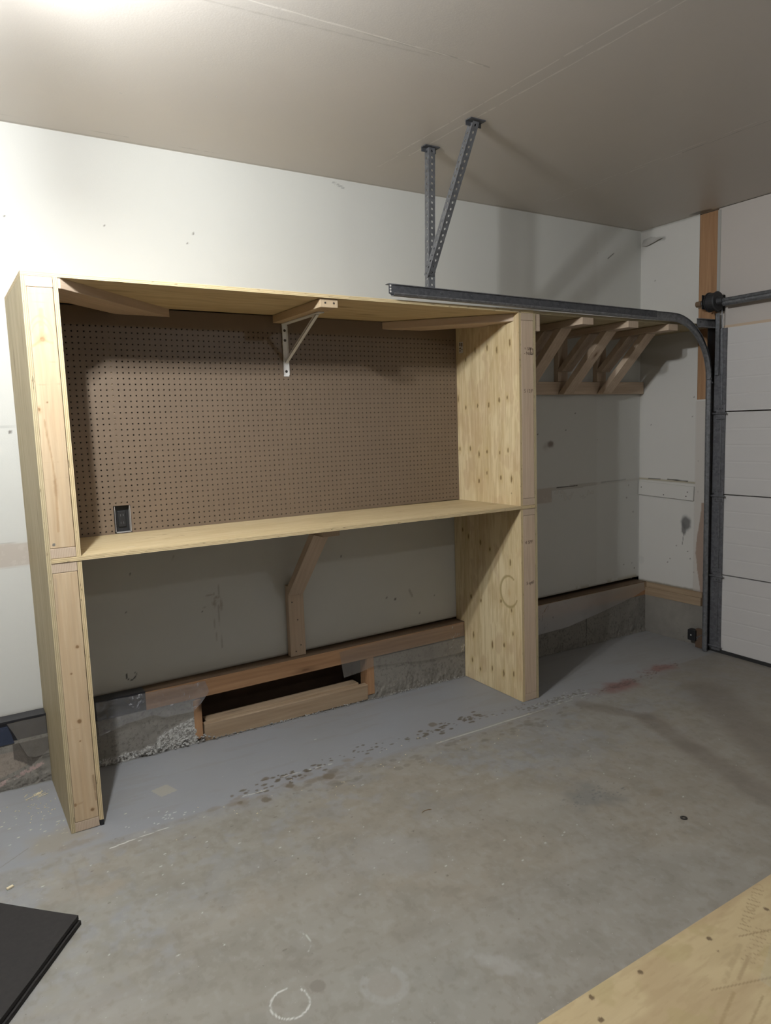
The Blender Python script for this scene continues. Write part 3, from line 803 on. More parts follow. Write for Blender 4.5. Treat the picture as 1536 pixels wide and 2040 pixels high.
# end panels
def notch_panel(name, x0, zt, zb=None, m='plyout', off=(1, 1)):
    """sheet standing on edge, cut around the sill and footing"""
    mb = MB(); y0, y1 = D, -.003
    zb0 = fz(x0, D)+.001 if zb is None else zb; zb1 = fz(x0, FY)+.001 if zb is None else zb
    pts = [(y0, zb0), (FY-.006, zb1), (FY-.006, .306), (y1, .306), (y1, zt), (y0, zt)] if zb is None or zb < .3 else [(y0, zb), (y1, zb), (y1, zt), (y0, zt)]
    i0 = 0; n = len(pts)
    for x in (x0, x0+PT):
        for (y, z) in pts: mb.v.append(Vector((x, y, z)))
    def bcv(i): v = mb.v[i]; return (off[0]+v.z, off[1]+v.y, v.x-x0)
    def add(idx, ft): mb.face(idx, [bcv(i) for i in idx], ft)
    if n == 6:
        for o_ in (0, n):
            add([o_+0, o_+1, o_+2, o_+5], 0.0); add([o_+2, o_+3, o_+4, o_+5], 0.0)
    else:
        for o_ in (0, n): add([o_+k for k in range(n)], 0.0)
    for k in range(n):
        k2 = (k+1) % n; add([k, k2, n+k2, n+k], 1.0)
    return obj(name, mb, M[m], wb)
notch_panel('side_panel', 0, ztop(0)-PT-.001, m='plyout', off=(4, 6))
notch_panel('side_panel', 2.4492, ztop(2.45)-PT-.001, m='plyout', off=(14, 6))
notch_panel('side_panel', XI, ztop(0)-PT-.001, zb=zsh(.1)+.001, m='ply', off=(24, 6))
notch_panel('side_panel', XI, zsh(.1)-PT-.001, zb=.012, m='ply', off=(34, 6))
# right inner panels: own grain marks painted on a fine face
def paint_rp(p, low):
    U, V = p.U, p.V   # U = distance from wall, V = height
    n = vnoise(U*3, V*.6, 6, 51); n2 = vnoise(U*14, V*1.2, 6, 52)
    p.c[..., :3] = (.60, .475, .275); p.c[..., 3] = .55
    p.put(sstep(.42, .60, n)*.8, (.69, .575, .36)); p.put(sstep(.5, .62, n2)*.45, (.47, .345, .18)); p.put(sstep(.55, .68, vnoise(U*2.2, V*1.1, 7, 55))*.55, (.50, .36, .21)); n3 = vnoise(U*60, V*1.5, 3, 56); p.put(sstep(.58, .70, n3)*.4, (.74, .63, .42))
    rs = np.random.RandomState(8 if low else 9)
    rows = ((1.88, .05), (1.33, .04), (1.62, .08), (1.20, .03)) if not low else ((.80, .02), (.48, .03), (.10, .03), (.28, .05))
    for z, sp in rows:
        for k in range(6):
            u = .07+k*.088+rs.uniform(-.02, .02); zz = z+rs.uniform(-sp, sp)+(.0 if not low else (u-.3)*-.25*(z > .7))
            if rs.rand() < .15: continue
            p.blob((u, zz), .021, (.53, .40, .20), .6, ry=.045, edge=.9, warp=.4, seed=k)
            p.blob((u, zz), .0075*rs.uniform(.7, 1.3), (.17, .105, .04), .9, ry=.020*rs.uniform(.6, 1.2), edge=.5, warp=.3, seed=k)
    if low:
        p.ring((.490, .565), .070, .0065, (.30, .215, .09), .75, ry=.088, a0=60, a1=330, rough=.0)
        p.ring((.490, .565), .072, .011, (.38, .29, .14), .5, ry=.088, a0=100, a1=300)
        p.blob((.49, .56), .012, (.50, .33, .17), .7, ry=.03, edge=.9)
    else:
        for u, z in ((.06, 1.35), (.52, 1.12)): p.blob((u, z), .004, (.1, .07, .04), .9)
for low in (False, True):
    a, b = (fz(XRI, D)+.002, zsh(2.34)-PT-.001) if low else (zsh(2.34)+.001, ztop(2.34)-PT-.001)
    t = notch_panel('side_panel', XRI+.0008, b, zb=None if low else a, m='ply', off=(44, 6 if low else 9))
    if low:
        o = canvas('panel_face', -D-.5913+.003, -D, .31, b, .004, lambda U, V: (U*0+XRI, -U, V), M['ply'], lambda p: paint_rp(p, True), t, lambda U, V: (V+50, U+3, U*0))
        o = canvas('panel_face', -FY+.006, -D, 0, .31, .004, lambda U, V: (U*0+XRI, -U, np.maximum(V, 0)+(-SX*XRI+SY*U+.002)*(1-V/.31)), M['ply'], lambda p: paint_rp(p, True), t, lambda U, V: (V+50, U+3, U*0))
    else:
        o = canvas('panel_face', .003, -D, a, b, .004, lambda U, V: (U*0+XRI, -U, V), M['ply'], lambda p: paint_rp(p, False), t, lambda U, V: (V+60, U+7, U*0))
# framing: plates and studs between the sheets
g = .0008
for (x0, m, offs) in ((PT, 'pine', ((7, 1), (12, 4), (17, 2))), (XRI+PT+.001, 'pine2', ((27, 1), (22, 4), (31, 2)))):
    x1 = x0+.088
    zt = ztop(x0)-PT; zs = zsh(x0); y1 = D+.038
    fl0 = max(fz(x0, D), fz(x1, D))+.001
    mb = MB(); mb.box(x0, x1, D, -.01, zt-.038, zt-.001, grain='y'); obj('top_plate', mb, M['pine2'], wb, bevel=.0015)
    mb = MB(); mb.box(x0, x1, D, -.01, zs+.001, zs+.038, grain='y'); obj('sill_plate', mb, M['pine2'], wb, bevel=.0015)
    mb = MB(); mb.box(x0, x1, D, -.01, zs-PT-.038, zs-PT-.001, grain='y'); obj('top_plate', mb, M['pine2'], wb, bevel=.0015)
    mb = MB(); mb.box(x0, x1, D, FY-.01, fl0, fl0+.038, grain='y'); obj('sill_plate', mb, M['pine2'], wb, bevel=.0015)
    mb = MB(); mb.box(x0+g, x1-g, D, y1, zs+.039, zt-.039, grain='z', off=offs[0]); obj('front_stud', mb, M[m], wb, bevel=.0025)
    mb = MB(); mb.box(x0+g, x1-g, D, y1, fl0+.039, zs-PT-.039, grain='z', off=offs[1]); obj('front_stud', mb, M[m], wb, bevel=.0025)
    mb = MB(); mb.box(x0+g, x1-g, -.05, -.012, zs+.039, zt-.039, grain='z'); mb.box(x0+g, x1-g, -.05, -.012, .31, zs-PT-.039, grain='z'); pieces('rear_stud', mb, M[m], wb)
# corner braces under the top, flat lumber at 45 degrees with square cut ends
zb = 2.063
def flat_poly(name, pts, z0, z1, m='pine', grain=(1, 0), bev=.0015, x=None):
    """horizontal board given by its plan outline"""
    mb = MB(); n = len(pts); gx, gy = grain; o = (rnd.uniform(0, 30), rnd.uniform(0, 30))
    for z in (z0, z1):
        for (x_, y_) in pts: mb.v.append(Vector((x_, y_, z)))
    def bcv(i): v = mb.v[i]; return (o[0]+v.x*gx+v.y*gy, o[1]-v.x*gy+v.y*gx, v.z-z0)
    for idx in ([k for k in range(n)][::-1], [n+k for k in range(n)]): mb.face(idx, [bcv(i) for i in idx], 0.0)
    for k in range(n):
        k2 = (k+1) % n; idx = [k, k2, n+k2, n+k]; mb.face(idx, [bcv(i) for i in idx], 1.0)
    return obj(name, mb, M[m], wb, bevel=bev)
s2 = .7071
pb = -.060       # pegboard face
flat_poly('corner_brace', [(.130, -.586), (.672, -.060), (.560, -.060), (.121, -.486), (.121, -.586)], 2.0445, 2.0825, 'pine2', (s2, s2))
flat_poly('corner_brace', [(.121, -.480), (.555, -.060), (.43, -.060), (.121, -.355)], 2.0455, 2.0822, 'pine2', (s2, s2))
flat_poly('corner_brace', [(2.343, -.555), (2.343, -.425), (1.965, -.060), (1.835, -.060)][::-1], 2.036, 2.0745, 'pine2', (s2, -s2))
flat_poly('corner_brace', [(2.343, -.418), (2.343, -.300), (2.095, -.060), (1.972, -.060)][::-1], 2.038, 2.0745, 'pine2', (s2, -s2))
mb = MB(); mb.poly([(.1215, -.590, 2.082), (.1215, -.590, 2.062), (.165, -.5905, 2.062)], (0, .004, 0)); 
# centre arm under the top
mb = MB(); mb.box(1.187, 1.276, -.578, -.060, 2.040, 2.078, grain='y', thin='z'); arm = obj('bracket_arm', mb, M['pine'], wb, bevel=.002)
mb = MB()
for x in (1.212, 1.255): mb.tube((x, -.5795, 2.060), (x, -.577, 2.060), .0045, 10)
pieces('screw_head', mb, M['screw'], arm)
# centre brace below the bench top
mb = MB(); mb.beam((1.246, -.022, .304), (1.246, -.022, .690), (1, 0, 0), .089, .038); o = obj('wall_cleat', mb, M['pine2'], wb, bevel=.002)
mb = MB(); mb.beam((1.238, -.045, .655), (1.238, -.395, 1.030), (1, 0, 0), .089, .038)
for v in mb.v:
    if v.z > 1.0: v.z = min(v.z, zsh(1.24)-PT-.002)
    v.y = min(v.y, -.003)
o2 = obj('support_brace', mb, M['pine2'], wb, bevel=.002)
mb = MB(); mb.box(1.190, 1.279, -.50, -.003, zsh(1.24)-PT-.040, zsh(1.24)-PT-.001, grain='y', thin='z'); obj('bracket_arm', mb, M['pine2'], wb, bevel=.002)
mb = MB()
for (x, z) in ((1.222, .60), (1.262, .64), (1.232, .33), (1.262, .36), (1.25, .50)): mb.tube((x, -.0425, z), (x, -.041, z), .0035, 8)
pieces('screw_head', mb, M['screw'], o)
mb = MB(); mb.tube((1.252, -.080, .735), (1.252, -.105, .722), .011, 10, .009); obj('knot', mb, M['screw'], o2)
# black block paints the shaded gap under the short inner panel
mb = MB(); mb.box(XI+.002, XI+PT, D+.001, D+.03, fz(.11, D)+.0005, .011); obj('gap_shade_block', mb, M['black'], wb)

# pegboard with real holes
def pegboard(x0, x1, z0f, z1, y, cut):
    S = .0254; r = .0037; t = .006
    V = []; F = []
    nx = int((x1-x0)/S); nz = int((z1-z0f)/S)
    ox = x0+((x1-x0)-nx*S)/2; oz = z0f+.006
    def quad(a, b, c, d):
        i = len(V); V.extend([(a, y, c), (b, y, c), (b, y, d), (a, y, d)]); F.append((i, i+1, i+2, i+3))
    quad(x0, ox, z0f, z1); quad(ox+nx*S, x1, z0f, z1); quad(ox, ox+nx*S, z0f, oz); quad(ox, ox+nx*S, oz+nz*S, z1)
    H8 = [(math.cos(2*math.pi*(k+.5)/8), math.sin(2*math.pi*(k+.5)/8)) for k in range(8)]
    for i in range(nx):
        for j in range(nz):
            a = ox+i*S; c = oz+j*S; cx = a+S/2; cz = c+S/2
            if cut[0]-.002 < cx < cut[1]+.002 and cut[2]-.002 < cz < cut[3]+.002: continue
            if cz > 2.012: quad(a, a+S, c, c+S); continue
            b0 = len(V); h = S/2
            outer = [(h, h*.42), (h*.42, h), (-h*.42, h), (-h, h*.42), (-h, -h*.42), (-h*.42, -h), (h*.42, -h), (h, -h*.42)]
            V.extend([(cx+p, y, cz+q) for p, q in outer])
            V.extend([(cx+H8[k][0]*r, y, cz+H8[k][1]*r) for k in range(8)])
            V.extend([(cx+H8[k][0]*r, y+t, cz+H8[k][1]*r) for k in range(8)])
            V.extend([(cx+p*h, y, cz+q*h) for p, q in ((1, 1), (-1, 1), (-1, -1), (1, -1))])
            for k in range(8):
                k2 = (k+1) % 8
                F.append((b0+k, b0+k2, b0+8+k2, b0+8+k)); F.append((b0+8+k, b0+8+k2, b0+16+k2, b0+16+k))
            F.append((b0+24, b0+1, b0+0)); F.append((b0+25, b0+3, b0+2)); F.append((b0+26, b0+5, b0+4)); F.append((b0+27, b0+7, b0+6))
    # back skin and rim
    mesh = bpy.data.meshes.new('pegboard_sheet')
    bo = base_of(wb)
    mesh.from_pydata([(p[0]-bo.x, p[1]-bo.y, p[2]-bo.z) for p in V], [], F); mesh.materials.append(M['peg']); mesh.update()
    o = bpy.data.objects.new('pegboard_sheet', mesh); COL.objects.link(o); o.parent = wb
    return o
CUT = (.362, .428, 1.069, 1.189)
peg = pegboard(.1205, XRI-.0005, 1.058, 2.0755, -.060, CUT)
mb = MB(); mb.box(.1205, XRI-.001, -.0465, -.045, 1.056, 2.074)   # dark sheets put in for the shade of the hollow behind the holes
cutm = MB()
for (a, b, c, d) in ((.1205, .362, 1.056, 2.074), (.428, XRI-.001, 1.056, 2.074), (.362, .428, 1.189, 2.074)): cutm.box(a, b, -.030, -.028, c, d)
pieces('cavity_shade_sheet', cutm, M['void'], wb)
mb = MB(); 
for (x, w) in ((.395, .045), (1.24, .03)): mb.box(x-w/2, x+w/2, -.0535, -.031, 1.20 if x < 1 else 1.06, 1.98, grain='z')
pieces('furring_strip', mb, M['pine'], wb)
# outlet box in the cut-out
eb = thing('outlet_box', 'black electrical outlet box recessed in the pegboard cut-out', 'outlet', (.395, -.03, 1.07))
mb = MB(); mb.box(.358, .432, -.033, -.0285, 1.060, 1.195); obj('back_plate', mb, M['black'], eb)
mb = MB(); mb.box(.377, .413, -.040, -.033, 1.090, 1.165); o = obj('receptacle', mb, M['black'], eb, bevel=.003)
mb = MB()
for z in (1.145, 1.110):
    for dx in (-.006, .006): mb.box(.395+dx-.001, .395+dx+.001, -.0405, -.0395, z-.005, z+.005)
pieces('slot', mb, M['stile'], o)
mb = MB()
for (x0, x1, z0, z1) in ((.3612, .3626, 1.070, 1.189), (.4274, .430, 1.070, 1.189), (.3640, .4270, 1.0665, 1.0690)): mb.box(x0, x1, -.0605, -.030, z0, z1)
pieces('box_rim', mb, M['porcelain_grey'], eb)

# white steel shelf bracket beneath the centre arm
br = thing('shelf_bracket', 'white folded steel shelf bracket screwed to the pegboard under the centre arm', 'bracket', (1.25, -.062, 1.777))
mb = MB(); mb.box(1.232, 1.262, -.0645, -.0615, 1.777, 2.038); mb.box(1.232, 1.2345, -.070, -.0615, 1.785, 2.03); mb.box(1.2595, 1.262, -.070, -.0615, 1.785, 2.03); up = obj('upright', mb, M['white'], br, bevel=.0008)
mb = MB(); mb.box(1.232, 1.262, -.47, -.0645, 2.0345, 2.0385); obj('arm', mb, M['white'], br)
mb = MB(); mb.beam((1.247, -.068, 1.845), (1.247, -.430, 2.032), (1, 0, 0), .016, .003); mb.beam((1.240, -.066, 1.849), (1.240, -.428, 2.035), (0, 0, 1), .013, .002); mb.beam((1.254, -.066, 1.849), (1.254, -.428, 2.035), (0, 0, 1), .013, .002); obj('strut', mb, M['white'], br)
for z in (2.006, 1.957, 1.802):
    mb = MB(); mb.tube((1.247, -.0645, z), (1.247, -.067, z), .0072, 12, .005); obj('screw', mb, M['screw'], up)

# ================================================================ WALL SHELF in the alcove
ws = thing('wall_shelf', 'long plywood shelf on three lumber brackets between workbench and garage door', 'shelf', (3.26, -.3, 1.67))
mb = MB(); mb.box(2.4535, XR-.004, D+.006, -.003, ztop(2.45)-PT, ztop(2.45), grain='x', thin='z', zfun=slope(ztop, ztop(2.45)), off=(11, 8)); obj('shelf_board', mb, M['plyout'], ws)
mb = MB(); mb.box(2.468, XR-.008, -.039, -.002, 1.674, 1.757, grain='x'); obj('ledger', mb, M['pine2'], ws, bevel=.002)
mb = MB(); mb.box(2.468, 2.502, D+.004, -.04, 1.985, ztop(2.47)-PT-.001, grain='y'); obj('side_cleat', mb, M['pine2'], ws, bevel=.002)
for i, x0 in enumerate((2.815, 3.200, 3.570)):
    x1 = x0+.089; xm = (x0+x1)/2; zt = ztop(xm)-PT-.001
    mb = MB(); mb.box(x0, x1, -.600, -.040, zt-.038, zt, grain='y', thin='z', off=(i*7, 2)); a = obj('bracket_arm', mb, M['pine2'], ws, bevel=.002)
    mb = MB(); mb.box(x0, x1, -.0395, -.002, 1.758, zt-.001, grain='z', thin='y'); obj('upright', mb, M['pine2'], ws, bevel=.002)
    def diag(yt, yb, z0, zt_):
        # front face passes (yt, zt_) and (yb, z0)
        mb = MB(); dy, dz = yt-yb, zt_-z0; ln = math.hypot(dy, dz); nx, nz = dz/ln, -dy/ln
        th = .038
        pts = [(yt, zt_), (yb, z0)]
        vx = th/ (dz/ln)
        prof = [(yt, zt_), (yb, z0), (yb+vx*.999, z0), (yt+vx, zt_)]
        n = 4
        for x in (x0, x1):
            for (y, z) in prof: mb.v.append(Vector((x, min(y, -.0015), z)))
        o_ = rnd.uniform(0, 20)
        def bcv(k): v = mb.v[k]; return (o_+(v.z-z0)*1.38, v.x, (v.y-yb))
        for idx, ft in (((0, 1, 2, 3), 1.), ((4, 7, 6, 5), 1.), ((0, 4, 5, 1), 0.), ((2, 6, 7, 3), 0.), ((0, 3, 7, 4), 2.), ((1, 5, 6, 2), 2.)):
            mb.face(list(idx), [bcv(k) for k in idx], ft)
        return mb
    obj('outer_brace', diag(-.440, -.088, 1.676, zt-.039), M['pine2'], ws, bevel=.002)
    obj('inner_brace', diag(-.303, -.075, 1.822 if i else 1.822, zt-.039), M['pine2'], ws, bevel=.002)

# ================================================================ LUMBER STAMPS
def stamp(text, loc, size, axis_u, axis_v, m='ink', name='grade_stamp', parent=None, depth=.0003):
    cu = bpy.data.curves.new('t', 'FONT'); cu.body = text; cu.size = size; cu.align_x = 'CENTER'; cu.align_y = 'CENTER'
    cu.extrude = 0.0
    to = bpy.data.objects.new('t', cu); me = bpy.data.meshes.new_from_object(to)
    U, V = Vector(axis_u), Vector(axis_v); W = U.cross(V); bo = base_of(parent)
    for v in me.vertices:
        c = v.co.copy(); v.co = Vector(loc)+U*c.x+V*c.y+W*depth-bo
    me.materials.clear(); me.materials.append(M[m])
    bpy.data.objects.remove(to)
    o = bpy.data.objects.new(name, me); COL.objects.link(o); o.parent = parent
    return o
studs = [o for o in wb.children if o.name.startswith('front_stud')]
sr_up = studs[2]; sr_lo = studs[3]
for (txt, x, z, s, pr) in (('= SPF\n- No2', 2.410, 1.878, .024, sr_up), ('S 12/F', 2.410, 1.668, .026, sr_up), ('4 SPF', 2.402, .850, .026, sr_lo), ('5 q4F', 2.408, .622, .026, sr_lo)):
    stamp(txt, (x, D-.0006, z), s, (1, 0, 0), (0, 0, 1), 'ink', 'grade_stamp', pr)
mb = MB()
for (a, b, c, d) in ((2.425, 2.428, 1.862, 1.892), (2.444, 2.447, 1.862, 1.892), (2.425, 2.447, 1.862, 1.865), (2.425, 2.447, 1.889, 1.892)): mb.box(a-.002, b-.002, D-.0012, D-.0004, c, d)
obj('grade_stamp', mb, M['ink'], sr_up)
# paper label high on the right inner panel
lb = thing('paper_label', 'small white printed paper label stapled high inside the right end panel', 'label', (XRI-.001, -.11, 1.95))
mb = MB(); mb.box(XRI-.0016, XRI-.0010, -.125, -.088, 1.915, 1.978); o = obj('paper', mb, M['paper'], lb)
mb = MB()
for (a, b, c, d) in ((-.121, -.111, 1.952, 1.973), (-.104, -.094, 1.955, 1.975), (-.108, -.092, 1.940, 1.946), (-.122, -.112, 1.932, 1.937), (-.103, -.094, 1.924, 1.934)): mb.box(XRI-.0022, XRI-.0016, a, b, c, d)
pieces('print', mb, M['ink'], o)
# knots and nails on the posts that show
def decal_discs(name, lst, m, parent, axis='y', th=.0008):
    mb = MB()
    for (x, z, r) in lst: mb.tube((x, D-th, z), (x, D+.0005, z), r, 12)
    return pieces(name, mb, m, parent)
kn = simple('brown_knot_wood', (.24, .135, .065), .6)
def paint_stud(p, low):
    U, V = p.U, p.V
    n = vnoise(U*10, V*.8, 5, 81, 4); dk = (.40, .265, .14); kc = (.20, .115, .05)
    p.put(sstep(.52, .68, n)*.35, (.47, .335, .20))
    if not low:
        for (x, z, r, ry) in ((.054, 1.862, .024, .016), (.022, 1.612, .012, .012)):
            p.blob((x, z), r, (.46, .30, .17), .8, ry=ry*1.6, edge=.9, warp=.5, seed=4); p.blob((x, z), r*.42, kc, .85, ry=ry*.6, edge=.6, warp=.4)
        p.line((.054, 1.87), (.057, 1.965), .010, dk, .5, .35, 4); p.line((.052, 1.86), (.018, 1.835), .006, dk, .55, .3, 5); p.line((.056, 1.86), (.085, 1.85), .006, dk, .5, .3, 6)
        for q in (.006, .013): p.ring((.052, 1.85), .030+q, .0022, (.45, .31, .18), .6, ry=.055+q*3, a0=20, a1=160)
        p.blob((.051, 1.638), .004, kc, .8)
        pts = [(.036, 1.575), (.040, 1.52), (.049, 1.44), (.054, 1.35), (.052, 1.25), (.049, 1.165)]
        for k in range(5): p.line(pts[k], pts[k+1], .0035+.0015*(k > 2), dk, .75, .15, k)
        p.blob((.053, 1.33), .007, (.30, .19, .10), .7, ry=.05, edge=.9); p.blob((.033, 1.40), .012, (.49, .37, .24), .6, ry=.09, edge=.9)
        for z in (1.36, 1.42, 1.70, 1.78, 1.99, 2.02): p.line((.018, z), (.10, z+.003), .0015, (.46, .34, .21), .45, .45, int(z*50))
    else:
        for (x, z, r) in ((.079, .72, .0075), (.064, .428, .0095), (.022, .101, .007), (.082, .064, .008), (.060, .35, .004), (.05, .62, .004)):
            p.blob((x, z), r*1.7, (.46, .32, .19), .6, edge=.9); p.blob((x, z), r, kc, .9, edge=.35, warp=.2)
        p.line((.024, .985), (.019, .86), .008, (.40, .31, .22), .5, .3, 4); p.line((.095, .20), (.10, .10), .006, (.25, .165, .09), .7, .4, 3)
        p.line((.022, .40), (.10, .405), .0015, (.46, .34, .21), .6, .4, 8); p.line((.022, .101), (.05, .104), .003, dk, .6, .2, 8)
fl0 = max(fz(PT, D), fz(PT+.088, D))+.001
for low, a, b in ((False, zsh(PT)+.041, ztop(PT)-PT-.041), (True, fl0+.041, zsh(PT)-2*PT-.041+PT)):
    canvas('stud_face', PT+.003, PT+.085, a, b, .0028, lambda U, V: (U, U*0+D-.0002, V), M['pineface'], lambda p: paint_stud(p, low), studs[1 if low else 0], lambda U, V: (V+33, U+4, U*0))
decal_discs('screw_head', [(.030, 1.118, .0055), (.086, 2.07, .003)], M['screwlight'], studs[0])

# ================================================================ GARAGE DOOR
door = bpy.data.objects.new('door_1', None); COL.objects.link(door); door.location = (4.05, -2.1, -.09); door['kind'] = 'structure'
seams = [-.085, .452, .986, 1.523, 2.055]
for k in range(4):
    z0, z1 = seams[k]+(.006 if k else .03), seams[k+1]-.0015
    ys = -.615; mb = MB()
    # skin with shallow horizontal ribs
    prof = [(0, z0), (0, z1)]
    ribs = [z0+(z1-z0)*f for f in (.2, .4, .6, .8)]
    pr = [(4.030, z0)]
    for rz in ribs: pr += [(4.030, rz-.007), (4.0310, rz), (4.030, rz+.007)]
    pr += [(4.030, z1), (4.066, z1), (4.066, z0)]
    def dropy(z, y): return z + (fz(4.05, y)-fz(4.05, -.6))*(1 if z < 0.0 else 0)
    fr = []
    for y in (ys, -3.55): fr.append(((0, y, 0), (1, 0, 0), (0, 0, 1)))
    i0 = len(mb.v); n = len(pr)
    for y in (ys, -3.55):
        for (x, z) in pr:
            zz = z
            if k == 0 and z < 0.0: zz = fz(4.05, y)+.02
            mb.v.append(Vector((x, y, zz)))
    for j in range(n):
        j2 = (j+1) % n; mb.face([j, j2, n+j2, n+j])
    mb.face(list(range(n))); mb.face([n+j for j in range(n)][::-1])
    sec = obj('door_section', mb, M['doorw'], door)
    mb = MB(); mb.box(4.018, 4.0298, -.697, -.617, z0, z1); st = obj('end_stile', mb, M['stile'], door)
    mb = MB()
    rs = np.random.RandomState(k)
    for q in range(14):
        yy = -.66 if q % 2 else -.685; zz = z0+.03+(z1-z0-.06)*rs.rand(); mb.tube((4.0165, yy+rs.uniform(-.004, .004), zz), (4.018, yy, zz), .0022, 6)
    pieces('rivet', mb, M['galv'], st)
for z in (.452, .986, 1.523):
    mb = MB(); mb.box(4.008, 4.018, -.700, -.640, z-.045, z+.045); mb.tube((4.006, -.715, z-.008), (4.006, -.590, z-.008), .0065, 10); hg = obj('hinge', mb, M['stile'], door, bevel=.002)
    mb = MB(); mb.tube((3.985, -.610, z-.008), (3.985, -.594, z-.008), .018, 16); obj('roller', mb, M['trackdark'], hg)
    mb = MB()
    for dy in (-.650, -.668, -.688):
        for dz in (-.03, .022): mb.tube((4.003, dy, z+dz), (4.009, dy, z+dz), .004, 6)
    pieces('bolt', mb, M['galv'], hg)
mb = MB(); mb.box(4.008, 4.018, -.700, -.640, -.060, .0); mb.tube((4.006, -.71, -.035), (4.006, -.590, -.035), .0065, 10); obj('hinge', mb, M['stile'], door)
mb = MB(); i0 = 0
for y in (-.617, -3.55):
    for (x, dz) in ((4.022, 0), (4.022, .022), (4.070, .022), (4.070, 0)): mb.v.append(Vector((x, y, fz(4.05, y)+dz+.0005)))
for idx in ((0, 1, 2, 3), (4, 7, 6, 5), (0, 4, 5, 1), (1, 5, 6, 2), (2, 6, 7, 3), (3, 7, 4, 0)): mb.face(list(idx))
obj('bottom_seal', mb, M['gasket'], door)

# ---- roller track
tk = thing('door_track', 'dark galvanised roller track curving from above the workbench down beside the garage door', 'track', (3.97, -.62, fz(3.97, -.62)))
YT = -.600
# J profile: u = away from rail centre towards the ceiling side, v = -y direction (opening)
prof = [(.054, .012), (.054, .0), (.050, -.002), (.010, -.002), (.003, .004), (.0, .014), (.002, .026), (.009, .032), (.013, .031)]
frames = []
zl0, zl1 = 2.104, 2.082     # underside of the rail at its free end and where the bend starts
x0, xb = 1.545, 3.60; R = .37
def fr_at(x, z, nx, nz): return (Vector((x, YT, z)), Vector((nx, 0, nz)), Vector((0, -1, 0)))
for t in np.linspace(0, 1, 12): frames.append(fr_at(x0+(xb-x0)*t, zl0+(zl1-zl0)*t, 0, 1))
for a in np.linspace(6, 90, 20):
    a = math.radians(a); frames.append(fr_at(xb+(R-.022)*math.sin(a), zl1-(R-.022)*(1-math.cos(a)), math.sin(a), math.cos(a)))
xv = xb+R-.022
hor = MB(); hor.sweep(prof, frames)
hz = obj('curved_rail', hor, M['track'], tk, solid=.002)
ver = MB(); zc = zl1-(R-.022)
ver.sweep(prof, [fr_at(xv, zc-.003, 1, 0), fr_at(xv+.012, fz(xv, YT)+.004, 1, 0)])
vr = obj('vertical_rail', ver, M['track'], tk, solid=.002)
# angle iron stiffener above the rail
mb = MB(); mb.beam((x0-.012, YT-.004, 2.139), (xb-.15, YT-.004, 2.139-.022*.93), (0, 0, 1), .046, .003); mb.beam((x0-.012, YT+.010, 2.161), (xb-.15, YT+.010, 2.161-.022*.93), (0, 1, 0), .028, .003); an = obj('angle_stiffener', mb, M['angle'], tk)
mb = MB()
for (dx, z) in ((.004, 2.152), (.004, 2.138), (.004, 2.126)): mb.tube((x0-.012+dx+.004, YT-.0065, z), (x0-.012+dx+.004, YT-.0055, z), .0045, 10)
pieces('punched_hole', mb, M['paper'], an)
mb = MB()
for x in (1.83, 2.02, 2.62, 3.1): mb.tube((x, YT-.010, 2.140-(x-x0)*.01), (x, YT-.0055, 2.140-(x-x0)*.01), .0045, 8)
pieces('bolt', mb, M['galv'], an)
# flag bracket and wall angle
mb = MB(); mb.box(3.86, 4.062, -.596, -.592, 2.068, 2.118); mb.box(3.86, 4.062, -.625, -.592, 2.060, 2.066); mb.box(3.86, 4.062, -.615, -.592, 2.112, 2.116); fb = obj('flag_bracket', mb, M['track'], tk)
mb = MB(); mb.box(3.985, 4.060, -.590, -.586, 1.72, 2.118); obj('bracket_plate', mb, M['trackdark'], fb)
mb = MB(); mb.box(4.004, 4.008, -.655, -.624, 1.76, 2.150); mb.box(4.004, 4.030, -.628, -.624, 1.76, 2.150); obj('wall_angle', mb, M['track'], tk)
mb = MB()
for x in (3.885, 3.897): mb.tube((x, -.600, 2.098), (x, -.595, 2.098), .005, 10)
pieces('bolt', mb, M['galv'], fb)
mb = MB(); mb.box(4.030, 4.060, -.618, -.580, -.075, 1.72); obj('back_angle', mb, M['trackdark'], tk)
mb = MB(); mb.tube((3.960, -.633, zc+.005), (3.960, -.622, zc+.005), .008, 10); mb.tube((3.975, -.633, zc-.02), (3.975, -.622, zc-.02), .006, 10); pieces('bolt', mb, M['galv'], tk)

# ---- perforated hanger
hg = thing('track_hanger', 'perforated galvanised steel angle hanger from ceiling to roller track', 'hanger', (1.79, -.6, 2.17))
def perforated(a, b, wdir, w, name, side, spacing=.0285):
    """slotted angle leg: plate with real round openings, plus a plain return"""
    a, b = Vector(a), Vector(b); ax = (b-a); ln = ax.length; ax.normalize(); W = Vector(wdir); W = (W-ax*W.dot(ax)).normalized(); T = ax.cross(W)
    mb = MB(); n = int(ln/spacing); st = ln/n; r = .0058
    for j in range(n):
        c = a+ax*(st*(j+.5)); i0 = len(mb.v); h = st/2; q = w/2
        for (p, s_) in ((h, q), (-h, q), (-h, -q), (h, -q)): mb.v.append(c+ax*p+W*s_)
        for k in range(8):
            t = 2*math.pi*k/8+math.pi/8; mb.v.append(c+ax*math.cos(t)*r+W*math.sin(t)*r*.9)
        for idx in ((0, 1, 6, 5), (1, 2, 8, 7), (2, 3, 10, 9), (3, 0, 4, 11), (0, 5, 4), (1, 7, 6), (2, 9, 8), (3, 11, 10)): mb.face([i0+k for k in idx])
    o = obj(name, mb, M['galv'], hg, solid=.0022)
    return o
AW = .034
top = Vector((1.803, -.596, H-.006)); bot = Vector((1.782, -.596, 2.160))
